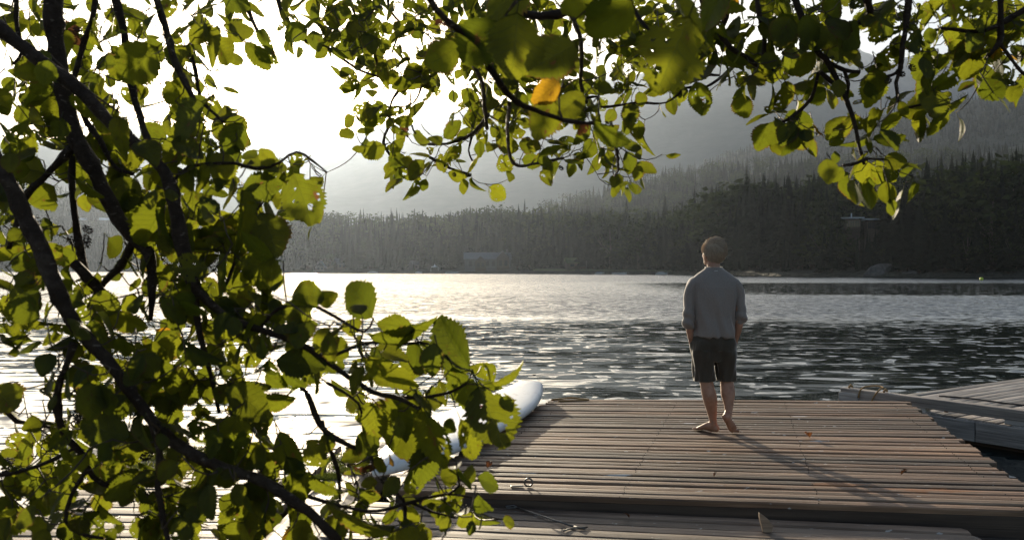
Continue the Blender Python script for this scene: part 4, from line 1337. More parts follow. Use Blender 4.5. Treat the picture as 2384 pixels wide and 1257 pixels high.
# neck and head, the head turned to the left and slightly raised
limb(b, [(0, -.004, 1.40), (0, .006, 1.46), (-.002, .022, 1.53)], [.072, .060, .058], [.066, .062, .062], 16)
HM = Matrix.Translation((-.004, .028, 1.594)) @ Matrix.Rotation(math.radians(34), 4, 'Z') @ Matrix.Rotation(math.radians(8), 4, 'X')
def hp(p): return HM @ Vector(p)
h = MB()
h.ball((0, -.015, .035), (.075, .097, .091), None, 22, 16)
h.ball((0, .022, -.010), (.066, .072, .092), None, 20, 14)
h.ball((0, .048, -.072), (.040, .040, .034), None, 16, 10)      # chin
h.ball((0, .022, -.058), (.058, .052, .036), None, 16, 10)      # jaw
h.ball((0, .080, .024), (.046, .014, .011), None, 14, 8)        # brow ridge
h.ball((-.036, .066, -.008), (.020, .016, .014), None, 12, 8); h.ball((.036, .066, -.008), (.020, .016, .014), None, 12, 8)   # cheekbones
h.ball((0, .086, -.056), (.022, .010, .0055), None, 12, 8); h.ball((0, .084, -.066), (.019, .010, .0055), None, 12, 8)        # lips
h.add([], [])
limb(h, [(0, .082, .022), (0, .098, -.004), (0, .110, -.026), (0, .094, -.034)], [.008, .010, .014, .013], [.010, .012, .012, .008], 12)
for s in (-1, 1):
    h.ball((s * .080, -.006, -.006), (.010, .019, .032), Matrix.Rotation(s * -.35, 3, 'Z'), 12, 10)
    h.ball((s * .078, -.002, -.034), (.008, .009, .010), None, 10, 6)
b.add([tuple(hp(v)) for v in h.v], h.f)
body = fuse(b, 'body', .0062, 4, M_SKIN, man)

# ---- sweater: trunk and sleeves in one garment, pushed up under the elbows, loose at the hem
sh = MB()
ringz = [(.862, .178, .138, .0), (.90, .180, .139, .0), (.96, .179, .136, .002), (1.04, .180, .132, .004), (1.13, .186, .138, .002), (1.22, .198, .138, -.002), (1.30, .206, .130, -.004), (1.355, .208, .116, -.004), (1.395, .190, .104, -.003), (1.430, .150, .092, -.001), (1.458, .105, .082, .003), (1.482, .074, .076, .008)]
rings = []
for z, rx, ry, cyo in ringz:
    rings.append([(rx * math.copysign(abs(math.cos(w)) ** .85, math.cos(w)), cyo + ry * math.copysign(abs(math.sin(w)) ** .9, math.sin(w)), z) for w in np.linspace(0, 2 * math.pi, 30, endpoint=False)])
sh.loft(rings)
sl = [(-.150, .0, 1.365), (-.190, -.002, 1.330), (-.216, -.008, 1.26), (-.229, -.016, 1.15), (-.235, -.020, 1.06), (-.232, -.018, 1.00), (-.226, -.010, .955)]
limb(sh, sl, [.048, .054, .051, .048, .048, .054, .047], [.075, .074, .068, .062, .060, .062, .052], 18)
sl = [(.150, .0, 1.365), (.190, -.002, 1.330), (.217, -.008, 1.26), (.231, -.016, 1.15), (.238, -.020, 1.08), (.237, -.020, 1.035), (.233, -.014, 1.00)]
limb(sh, sl, [.048, .054, .051, .048, .048, .054, .047], [.075, .074, .068, .062, .060, .062, .052], 18)
def cloth_folds(co, nr):
    x, y, z = co[:, 0], co[:, 1], co[:, 2]
    th = np.arctan2(x, -y)
    low = np.clip((1.30 - z) / .35, 0, 1); torso = (np.abs(x) < .19)
    f = .0085 * np.abs(np.sin(th * 6 + 2.0 * np.sin(z * 6))) ** 2.5 * low + .007 * np.sin(th * 5 + z * 11 + 1.0) * low + .006 * np.sin(z * 24 + th * 5 + 2 * np.sin(th * 3)) * np.clip((1.12 - z) / .2, 0, 1) + .003 * np.sin(z * 17 + th * 4)
    f *= torso
    arm = np.abs(x) >= .19
    f += arm * (.0075 * np.sin(z * 62 + x * 30 + y * 20) * np.clip((1.16 - z) / .14, 0, 1) + .003 * np.sin(z * 27 + y * 40))
    hem = np.clip((.885 - z) / .03, 0, 1) * torso
    f += .002 * hem * np.sin(th * 7 + .6)
    co = co + nr * f[:, None]
    co[:, 2] -= (.003 * np.sin(th * 2 + .5) * hem)
    return co
shirt = fuse(sh, 'sweater', .0062, 3, M_SHIRT, man, cloth_folds)
MB().tube([(.074 * math.cos(w), .006 + .075 * math.sin(w), 1.481 + .004 * math.sin(w)) for w in np.linspace(0, 2 * math.pi, 28)], .0075, 7, False).build('collar', M_SHIRT, shirt, smooth=True)
MB().box((.0, -.083, 1.452), (.030, .002, .004)).build('neck_label', mat_plain('label_thread', (.6, .6, .62), .8, .05, 50, .05), shirt)

# ---- shorts
so = MB()
rings = []
for z, rx, ry, cyo in [(.645, .165, .10, .010), (.70, .19, .118, .008), (.80, .197, .134, .004), (.845, .192, .134, .004), (.89, .182, .130, .004), (.93, .172, .124, .004)]:
    rings.append([(rx * math.cos(w), cyo + ry * math.sin(w), z) for w in np.linspace(0, 2 * math.pi, 28, endpoint=False)])
so.loft(rings)
limb(so, [(-.094, .0, .80), (-.096, .004, .70), (-.092, .010, .60), (-.086, .014, .50), (-.084, .014, .468)], [.104, .104, .098, .094, .094], [.132, .122, .108, .098, .098], 20)
limb(so, [(.096, .004, .80), (.104, .014, .70), (.112, .026, .60), (.119, .034, .50), (.120, .034, .468)], [.104, .102, .094, .086, .085], [.132, .122, .106, .096, .095], 20)
limb(so, [(-.176, .03, .80), (-.170, .035, .72)], [.034, .030], [.062, .056], 12)      # pocket bulges over the hands
limb(so, [(.176, .03, .80), (.172, .035, .72)], [.034, .030], [.062, .056], 12)
def short_folds(co, nr):
    x, y, z = co[:, 0], co[:, 1], co[:, 2]
    th = np.arctan2(x - np.where(z < .74, np.sign(x) * .1, 0), -y)
    f = .005 * np.sin(th * 4 + z * 18) + .004 * np.sin(th * 7 - z * 9 + 2) + .004 * np.sin(z * 34 + x * 20) * np.clip((.80 - z) / .1, 0, 1) * np.clip((z - .62) / .08, 0, 1)
    co = co + nr * f[:, None]
    m = co[:, 2] < .462
    co[m, 2] = .462 + (co[m, 2] - .462) * .12
    return co
shorts = fuse(so, 'shorts', .0066, 3, M_SHORTS, man, short_folds)
# side seams
for s in (-1, 1):
    MB().tube([(s * x_, y_ - .004, z_) for x_, y_, z_ in ((.176, .0, .91), (.199, .002, .82), (.200, .006, .70), (.190, .012, .60), (.184, .016, .49))], .0022, 5).build('side_seam', M_SHORTS, shorts)

# ---- hair: a swept cap with strands
hb = MB()
rh = random.Random(4)
def scalp(th, ph):
    """direction on the skull -> head-local point"""
    d = Vector((math.cos(ph) * math.sin(th), -math.cos(ph) * math.cos(th), math.sin(ph)))
    return Vector((d.x * .080, -.015 + d.y * .103, .035 + d.z * .097)), d
cap = []
for i in range(12):
    ph = -1.05 + (math.pi / 2 + 1.05) * i / 11
    row = []
    for k in range(30):
        th = 2 * math.pi * k / 30
        face = max(0, -math.cos(th))
        p2 = max(ph, -1.05 + 1.68 * face ** .7) if i < 11 else math.pi / 2 - .01
        p, d = scalp(th, min(p2, 1.56))
        lump = .007 + .008 * max(0, math.sin(p2)) + .003 * math.sin(th * 6 + i)
        row.append(hp(p + d * lump))
    cap.append(row)
hb.loft(cap)
for _ in range(6500):
    th = rh.uniform(-math.pi, math.pi); ph = rh.uniform(-1.02, 1.5)
    face = max(0, -math.cos(th))
    if ph < -1.02 + 1.68 * face ** .7: continue
    p, d = scalp(th, ph)
    up = max(0, ph) / 1.5
    L = rh.uniform(.028, .05) + .045 * up
    # combed back and down behind, lifted on top and blown to the right
    k_ = min(1, max(0, (up - .05) / .75)) ; k_ = k_ * k_ * (3 - 2 * k_) + rh.uniform(-.12, .12)
    wind = Vector((.95, -.15, .05)) * k_ + Vector((.25, -.15, -1.0)) * (1 - k_) + Vector((rh.uniform(-.3, .3), 0, rh.uniform(-.2, .2)))
    flow = (wind - d * wind.dot(d)).normalized()
    pts_ = []
    lift = (.004 + .020 * up * rh.random()) 
    for k in range(5):
        q = k / 4
        base = p + flow * (L * q)
        # follow the skull, then let go
        cen = Vector((0, -.015, .035)); rel_ = base - cen
        rr = Vector((rel_.x / .080, rel_.y / .103, rel_.z / .097)).length
        base = cen + rel_ / max(rr, .01) * (1 + .09 + .08 * rh.random() + .16 * up * rh.random())
        base = base + d * (lift * math.sin(min(1, q * 1.2) * 1.6)) + Vector((rh.uniform(-1, 1), rh.uniform(-1, 1), rh.uniform(-1, 1))) * .0034
        pts_.append(hp(base))
    hb.tube(pts_, [.0014, .0014, .0012, .0009, .0003], 3, False)
for _ in range(260):      # the quiff on top, standing up against the light
    x = rh.uniform(-.045, .06); y = rh.uniform(-.02, .07)
    z = .035 + .097 * math.sqrt(max(.05, 1 - (x / .08) ** 2 - ((y + .015) / .103) ** 2))
    a = Vector((x, y, z)); L = rh.uniform(.012, .028)
    k1 = Vector((.25 + .5 * max(0, x / .06), -.3, 1)).normalized()
    pts_ = [hp(a), hp(a + k1 * L * .5), hp(a + k1 * L * .85 + Vector((.010, -.012, 0))), hp(a + k1 * L + Vector((.026, -.024, -.008)))]
    hb.tube(pts_, [.0018, .0017, .0012, .0004], 3, False)
hb.build('hair', M_HAIR, man)
# ================================================================== alder branches in front of the view
def mat_leaf(name, t_lit, t_lit2, d_a, d_b, brown):
    t = NT(name)
    isl = t.n('ShaderNodeNewGeometry').outputs['Random Per Island']
    r = t.math('FRACT', t.math('ADD', t.math('MULTIPLY', t.rand(), 7.13), isl))
    uv = t.n('ShaderNodeUVMap').outputs[0]
    s = t.n('ShaderNodeSeparateXYZ', {0: uv}); u = s.outputs[0]; v = t.math('ABSOLUTE', t.math('SUBTRACT', s.outputs[1], .5))     # v: 0 midrib .. .5 edge
    # side veins leave the midrib forwards
    ph = t.math('FRACT', t.math('SUBTRACT', t.math('MULTIPLY', u, 8.5), t.math('MULTIPLY', v, 2.6)))
    side = t.smooth(t.math('ABSOLUTE', t.math('SUBTRACT', ph, .5)), .12, .03)
    midr = t.smooth(v, .022, .008)
    vein = t.math('MAXIMUM', t.math('MULTIPLY', side, .75), midr)
    q = t.n('ShaderNodeCombineXYZ', {'X': t.math('MULTIPLY', u, 1.0), 'Y': s.outputs[1], 'Z': t.math('MULTIPLY', r, 31.0)}).outputs[0]
    mot = t.noise(q, 3.2, 4, .65)
    fine = t.noise(q, 40, 2, .6)
    tr_c = t.mix(r, t_lit, t_lit2)
    tr_c = t.mix(t.math('MULTIPLY', vein, .42), tr_c, t.mix(1.0, tr_c, (.45, .50, .35), 'MULTIPLY'))
    tr_c = t.mix(t.smooth(mot, .42, .72), tr_c, t.mix(1.0, tr_c, (.78, .74, .7), 'MULTIPLY'))
    df_c = t.mix(r, d_a, d_b)
    df_c = t.mix(t.math('MULTIPLY', vein, .5), df_c, (.085, .095, .045))
    spot = t.smooth(t.math('ADD', mot, t.math('MULTIPLY', fine, .16)), .735, .775)
    edge = t.math('MULTIPLY', t.smooth(v, .40, .5), t.smooth(t.math('FRACT', t.math('MULTIPLY', r, 5.7)), .62, .72))
    bf = t.math('MAXIMUM', spot, t.math('MULTIPLY', edge, .8)) if brown else spot
    tr_c = t.mix(bf, tr_c, (.17, .075, .025)); df_c = t.mix(bf, df_c, (.11, .06, .03))
    h = t.math('ADD', t.math('MULTIPLY', vein, -.8), t.math('MULTIPLY', fine, .2))
    nrm = t.bump(h, .35, .0016)
    pr = t.princ(df_c, .58, nrm, **{'Specular IOR Level': .22})
    tl = t.n('ShaderNodeBsdfTranslucent', {'Color': tr_c, 'Normal': nrm})
    return t.done(t.n('ShaderNodeMixShader', {0: .52, 1: pr, 2: tl}))
M_LEAF = mat_leaf('alder_leaf', (.255, .275, .015), (.140, .175, .011), (.014, .024, .006), (.025, .038, .010), True)
M_YELLOW = mat_leaf('yellowed_leaf', (.55, .33, .02), (.5, .25, .015), (.22, .14, .03), (.25, .12, .02), True)
M_DEAD = mat_leaf('dead_leaf', (.13, .048, .018), (.10, .042, .018), (.05, .03, .018), (.06, .036, .02), False)
def mat_branch():
    t = NT('alder_bark'); c = t.coord('Object')
    n = t.noise(c, 55, 5, .65); l = t.noise(c, 9, 3, .6)
    ln = t.noise(t.mapping(c, (60, 60, 160)), 1.0, 2, .5)
    base = t.ramp(t.math('ADD', t.math('MULTIPLY', n, .5), t.math('MULTIPLY', l, .5)), [(.32, (.016, .010, .007)), (.52, (.038, .025, .018)), (.7, (.085, .064, .05))])
    base = t.mix(t.math('MULTIPLY', t.smooth(ln, .66, .72), .6), base, (.2, .16, .13))
    return t.done(t.princ(base, .7, t.bump(n, 1.0, .010), **{'Specular IOR Level': .15}))
M_BRANCH = mat_branch()
M_TWIG = mat_plain('alder_twig', (.055, .034, .022), .6, .25, 120, .3)
M_CONE = mat_plain('alder_cone', (.035, .022, .014), .8, .3, 200, .6)

def leaf_mesh(seed, holes=0.0, curl=0.0, fold=.18, narrow=1.0, nu=22, nv=8):
    """one alder leaf, 1 long along +Y, face towards +Z; jagged rim, ribbed blade, short stalk"""
    r = random.Random(seed); vs = []; uv = []; fs = []; fuv = []
    bend = r.uniform(-.12, .30) + curl; twist = r.uniform(-.25, .25); ax = r.uniform(-.06, .06)
    def prof(u):
        return .41 * narrow * (math.sin(math.pi * min(1, u ** .82)) ** .62) * (1 - .10 * u) + .004
    grid = {}
    lob = [r.uniform(-.10, .08) for _ in range(nu + 1)]
    for i in range(nu + 1):
        u = i / nu
        for j in range(nv + 1):
            v = j / nv * 2 - 1; a = abs(v)
            w = prof(u)
            if a > .99:
                w *= 1 + (.085 if i % 2 else -.055) + lob[i] * .7
            inner = 0 if (i in (0, nu) or a > .99) else 1
            x = v * w + ax * math.sin(u * 3.1) + inner * r.uniform(-.010, .010)
            y = u + .16 * a * (1 - u) * math.sin(math.pi * min(1, u + .1)) * 1.0 + (0.02 if (a > .99 and i % 2) else 0) + inner * r.uniform(-.010, .010)
            rib = .013 * math.sin((u * 8.5 - a * 1.3) * 2 * math.pi) * a * (1 - a * .3)
            z = fold * abs(v * w) * 1.0 - bend * u * u - curl * (v * w) ** 2 * 3.0 + twist * u * v * w + rib + .02 * math.sin(5 * u + seed) * a
            grid[i, j] = len(vs); vs.append((x, y, z)); uv.append((u, j / nv))
    gone = set()
    if holes > 0:
        for _ in range(int(holes)):
            ci, cj = r.uniform(2, nu - 2), r.uniform(.5, nv - .5); rad = r.uniform(.4, 1.7)
            for i in range(nu):
                for j in range(nv):
                    if (i + .5 - ci) ** 2 + ((j + .5 - cj) * .8) ** 2 < rad * rad * r.uniform(.4, 1.3): gone.add((i, j))
        for _ in range(int(holes * 2)):
            gone.add((r.randrange(2, nu), r.randrange(1, nv - 1)))
    mid = nv // 2
    for i in range(nu):
        for j in range(nv):
            if (i, j) in gone and j not in (mid - 1, mid) : continue
            q = (grid[i, j], grid[i, j + 1], grid[i + 1, j + 1], grid[i + 1, j])
            fs.append(q); fuv += [uv[k] for k in q]
    # stalk
    st = []
    for k, (y, z, rr) in enumerate([(.02, 0, .013), (-.10, .008, .011), (-.24, .03, .013)]):
        b = len(vs)
        for m in range(4):
            a = math.pi / 2 * m + .78
            vs.append((math.cos(a) * rr, y, z + math.sin(a) * rr)); uv.append((.5, .5))
        st.append(b)
    for k in range(2):
        for m in range(4):
            q = (st[k] + m, st[k + 1] + m, st[k + 1] + (m + 1) % 4, st[k] + (m + 1) % 4)
            fs.append(q); fuv += [(.5, .5)] * 4
    return np.array(vs), fs, fuv

def leaf_data(seed, mat, **kw):
    vs, fs, fuv = leaf_mesh(seed, **kw)
    mb = MB(); mb.v = [tuple(p) for p in vs]; mb.f = fs; mb.uv = fuv
    me = mb.mesh('leaf', True); me.materials.append(mat)
    return (vs, fs, fuv, me)
LEAVES = [leaf_data(500 + i, M_LEAF, holes=0, curl=[0, 0, .1, .3][i % 4]) for i in range(8)]
HOLEY = [leaf_data(600 + i, M_LEAF, holes=h, nu=26, nv=16) for i, h in enumerate([2, 3, 5, 9, 3, 4])]
CURLED = [leaf_data(700 + i, M_LEAF, holes=h, curl=c, fold=f, narrow=n) for i, (h, c, f, n) in enumerate([(0, .55, .9, .9), (2, .8, 1.3, .8), (0, .35, .5, 1), (1, 1.0, 1.6, .7)])]
YEL = [leaf_data(800 + i, M_YELLOW, holes=[0, 4][i], curl=.2) for i in range(2)]
DEAD = [leaf_data(820 + i, M_DEAD, holes=3, curl=.7, fold=.9) for i in range(2)]
rl = random.Random(77); nl = np.random.default_rng(77)

# hand-read branch lines: (px, py, radius in px) at a depth in metres (depth may run from-to)
BR = {
 'left': [
  (1.75, 1.65, [(118, -60, 23), (130, 100, 20), (145, 200, 19), (172, 310, 20), (222, 400, 17), (265, 490, 17), (300, 545, 15), (345, 590, 14), (354, 680, 9), (350, 745, 5)]),
  (1.68, 1.80, [(312, 560, 10), (282, 618, 9), (240, 660, 7), (205, 715, 4)]),
  (1.72, 1.70, [(168, 345, 10), (112, 400, 9), (62, 455, 9), (44, 492, 5)]),
  (1.55, 1.40, [(-60, 20, 18), (0, 68, 17), (100, 148, 16), (180, 210, 15), (270, 300, 14), (370, 378, 13), (404, 430, 15), (426, 540, 17), (452, 640, 15), (484, 692, 11), (540, 742, 9), (605, 768, 8), (700, 802, 8), (760, 840, 7), (830, 892, 6)]),
  (1.38, 1.30, [(820, 880, 6), (868, 912, 6), (935, 930, 5), (1000, 965, 4)]),
  (1.36, 1.32, [(920, 925, 5), (985, 925, 4), (1050, 912, 4), (1085, 892, 3)]),
  (1.45, 1.50, [(452, 650, 11), (456, 722, 9), (470, 800, 7), (492, 870, 5), (510, 960, 4)]),
  (1.42, 1.25, [(-60, 270, 14), (-10, 370, 15), (25, 430, 17), (60, 510, 19), (100, 590, 19), (140, 690, 18), (200, 780, 16), (262, 850, 14), (312, 920, 13), (362, 982, 14), (432, 1042, 14), (520, 1086, 13), (600, 1112, 13), (660, 1150, 12), (722, 1192, 12), (790, 1262, 11)]),
  (1.32, 1.40, [(172, 800, 9), (150, 862, 8), (130, 922, 9), (140, 1000, 9), (190, 1060, 8), (216, 1110, 6), (292, 1152, 5)]),
  (1.36, 1.34, [(202, 1095, 5), (166, 1150, 5), (155, 1212, 5), (192, 1242, 4), (240, 1252, 3)]),
  (1.30, 1.28, [(350, 972, 9), (372, 1050, 8), (366, 1122, 7), (386, 1232, 7), (396, 1275, 6)]),
  (1.90, 1.80, [(250, -60, 10), (285, 60, 9), (300, 150, 9), (315, 230, 8), (336, 302, 8), (362, 368, 8), (388, 420, 7)]),
  (2.0, 1.95, [(222, -50, 7), (215, 40, 6), (190, 110, 6), (175, 170, 6), (160, 215, 5)]),
  (1.7, 1.65, [(350, -40, 9), (384, 60, 8), (402, 130, 8), (440, 212, 7), (466, 262, 5)]),
  (1.8, 1.8, [(440, 110, 5), (455, 160, 5), (468, 230, 4), (520, 285, 3)]),
  (1.8, 1.8, [(168, 340, 8), (168, 470, 7), (178, 540, 8), (188, 590, 9), (200, 640, 8)]),
  (1.72, 1.72, [(172, 612, 13), (205, 648, 12), (245, 690, 11)]),
  (1.85, 1.8, [(185, 235, 8), (200, 285, 7), (235, 335, 6), (268, 390, 5), (310, 405, 4)]),
  (1.6, 1.6, [(52, 480, 7), (36, 530, 6), (20, 580, 5)]),
  (1.9, 1.9, [(40, -40, 6), (38, 60, 5), (52, 120, 4), (30, 150, 3)]),
  (1.45, 1.5, [(700, 905, 5), (716, 916, 6), (745, 985, 7), (795, 1028, 6), (856, 1054, 5), (872, 1090, 4)]),
  (1.47, 1.5, [(750, 978, 4), (766, 1040, 4), (786, 1092, 5), (792, 1162, 3)]),
  (1.5, 1.5, [(760, 890, 4), (835, 938, 3), (846, 1000, 3), (872, 1022, 2)]),
  (1.34, 1.45, [(612, 1115, 7), (700, 1150, 5), (790, 1178, 4), (880, 1192, 4), (960, 1168, 4), (1040, 1150, 3), (1112, 1160, 2)]),
  (1.42, 1.42, [(935, 1262, 5), (944, 1210, 4), (938, 1165, 4), (905, 1132, 3)]),
  (1.42, 1.42, [(960, 1170, 3), (1010, 1190, 3), (1060, 1205, 2)]),
  (1.42, 1.40, [(1042, 1150, 3), (1068, 1128, 3), (1064, 1098, 2)]),
  (1.6, 1.6, [(500, 715, 5), (530, 650, 4), (560, 570, 4), (588, 505, 3), (612, 470, 3)]),
  (1.55, 1.55, [(548, 380, 4), (600, 392, 4), (650, 378, 3), (690, 352, 3), (740, 385, 2), (762, 402, 2)]),
  (1.55, 1.6, [(404, 425, 6), (440, 390, 5), (490, 382, 4), (548, 380, 4)]),
  (1.45, 1.42, [(600, 768, 5), (650, 720, 4), (720, 710, 4), (790, 740, 4), (850, 772, 3), (870, 740, 2)]),
  (1.4, 1.38, [(770, 830, 4), (850, 800, 4), (930, 800, 3), (1000, 800, 3), (1060, 835, 3)]),
  (1.6, 1.6, [(-40, 800, 5), (20, 960, 5), (80, 985, 4), (140, 1000, 4)]),
  (1.5, 1.5, [(-40, 1110, 6), (40, 1100, 5), (110, 1075, 5), (180, 1040, 4)]),
 ],
 'middle': [
  (1.05, 1.20, [(975, -50, 10), (1012, 20, 8), (1062, 66, 8), (1110, 102, 8), (1150, 180, 8), (1200, 236, 7), (1242, 252, 6), (1310, 280, 5), (1376, 288, 4)]),
  (1.5, 2.6, [(1066, 76, 5), (1092, 130, 5), (1120, 202, 5), (1134, 300, 4)]),
  (2.6, 3.0, [(1136, 268, 5), (1100, 310, 4), (1042, 332, 3), (998, 336, 3)]),
  (1.6, 1.7, [(1150, 55, 6), (1200, 32, 9), (1256, 40, 9), (1312, 30, 10), (1356, -10, 11), (1380, -50, 12)]),
  (1.7, 2.8, [(1330, 28, 6), (1350, 110, 5), (1352, 202, 4), (1366, 238, 4)]),
  (1.6, 3.0, [(1186, 240, 5), (1182, 310, 4), (1200, 376, 4), (1242, 382, 3), (1312, 368, 3)]),
  (3.2, 3.2, [(800, -40, 4), (840, 70, 3), (870, 120, 3), (900, 185, 4), (960, 192, 4), (1016, 170, 4), (1060, 120, 4), (1062, 66, 5)]),
  (3.2, 3.2, [(900, -40, 4), (905, 20, 3), (930, 60, 3), (912, 125, 2)]),
  (3.2, 3.2, [(940, 195, 3), (910, 240, 3), (904, 292, 3), (890, 332, 3), (918, 372, 3), (960, 400, 2)]),
  (3.2, 3.2, [(988, 182, 3), (962, 240, 2), (905, 250, 2), (882, 240, 2)]),
  (3.2, 3.2, [(955, 215, 2), (958, 288, 2), (968, 312, 2)]),
  (3.0, 3.2, [(1000, 366, 3), (1040, 388, 3), (1090, 405, 2)]),
  (1.3, 2.4, [(1376, 286, 5), (1412, 300, 4), (1436, 340, 4), (1440, 392, 3), (1430, 410, 2)]),
  (2.9, 2.9, [(1352, 232, 3), (1392, 226, 3), (1402, 250, 3), (1480, 240, 3), (1552, 240, 2), (1600, 206, 3), (1646, 203, 3), (1702, 160, 4), (1720, 120, 4)]),
  (3.2, 3.0, [(640, -40, 6), (660, 40, 5), (700, 90, 4), (760, 110, 4), (830, 160, 3), (900, 185, 3)]),
  (3.1, 3.1, [(560, -40, 5), (590, 60, 4), (620, 110, 3), (650, 150, 2)]),
  (3.0, 3.0, [(1100, 315, 3), (1090, 350, 2), (1100, 375, 2)]),
  (1.6, 1.5, [(1450, -40, 6), (1470, 10, 5), (1500, 60, 4), (1540, 100, 4), (1555, 160, 3)]),
 ],
 'right': [
  (2.1, 2.2, [(1690, -50, 8), (1690, 40, 7), (1676, 78, 6), (1702, 114, 6), (1736, 134, 5), (1768, 157, 5), (1802, 165, 4)]),
  (2.2, 2.2, [(1760, -50, 6), (1764, 20, 6), (1780, 80, 5), (1776, 145, 5)]),
  (2.1, 2.1, [(1840, -50, 8), (1857, 17, 8), (1872, 52, 8), (1898, 110, 7), (1928, 145, 7), (1948, 188, 6), (1968, 228, 6), (1986, 282, 5), (2000, 340, 4), (2012, 384, 3)]),
  (2.1, 2.1, [(1928, 145, 5), (1966, 166, 5), (2002, 168, 4)]),
  (2.1, 2.1, [(1966, 166, 4), (1975, 196, 4), (1972, 225, 3)]),
  (2.1, 2.1, [(1910, 168, 5), (1940, 195, 5), (1965, 222, 4)]),
  (2.15, 2.15, [(1905, 170, 4), (1888, 228, 4), (1854, 264, 4), (1820, 286, 3)]),
  (1.9, 2.0, [(2015, -50, 9), (2020, 0, 9), (2026, 34, 8), (1998, 54, 6)]),
  (2.0, 2.0, [(2120, -50, 8), (2110, 40, 7), (2100, 116, 6), (2096, 160, 6), (2086, 192, 4)]),
  (2.05, 2.05, [(1962, 386, 3), (1992, 380, 4), (2022, 370, 3), (2060, 372, 2)]),
  (2.0, 2.0, [(2330, -50, 8), (2332, 60, 7), (2326, 100, 6), (2300, 132, 4)]),
  (2.0, 2.0, [(2430, 0, 8), (2384, 24, 7), (2290, 70, 5), (2190, 66, 4)]),
  (2.05, 2.05, [(2092, 168, 4), (2060, 180, 3), (2044, 172, 3)]),
  (2.05, 2.05, [(2086, 190, 4), (2100, 250, 3), (2160, 240, 3)]),
  (2.05, 2.05, [(2326, 100, 4), (2380, 170, 4), (2420, 190, 3)]),
  (2.2, 2.2, [(1620, -40, 6), (1640, 40, 5), (1618, 110, 4), (1622, 168, 4), (1676, 176, 3)]),
 ]}

MASK = """579668999898876999868999987999898977888447998999
889577999876686898578999976999999888998958999969
469889978865651588547999997568998988997748888688
689798948833441478877579864446996669887454344787
889896899611000143221378897577645267887775441454
589885679654100045411688788444210013677887863000
899988649998310045662465524664000003554666210000
874768989998752002675413454577110001111566400000
882538899896564000531302110175000000000576300000
975248899976574000000000000010000000000123100000
887313699787533000000000000000000000000000000000
888313699998400000000000000000000000000000000000
888423799988300000000000000000000000000000000000
877751699978852210000000000000000000000000000000
968651599989998641100000000000000000000000000000
736775576989988864663000000000000000000000000000
127876977799998887877300000000000000000000000000
238899887896887769846766000000000000000000000000
737699789799875338856788300000000000000000000000
668799889799632239966678000000000000000000000000
677788876689834458875435000000000000000000000000
787688678899965356887521000000000000000000000000
888568988888976457766741000000000000000000000000
788899999888887777778872000000000000000000000000
848988889647888888887742000000000000000000000000""".split()

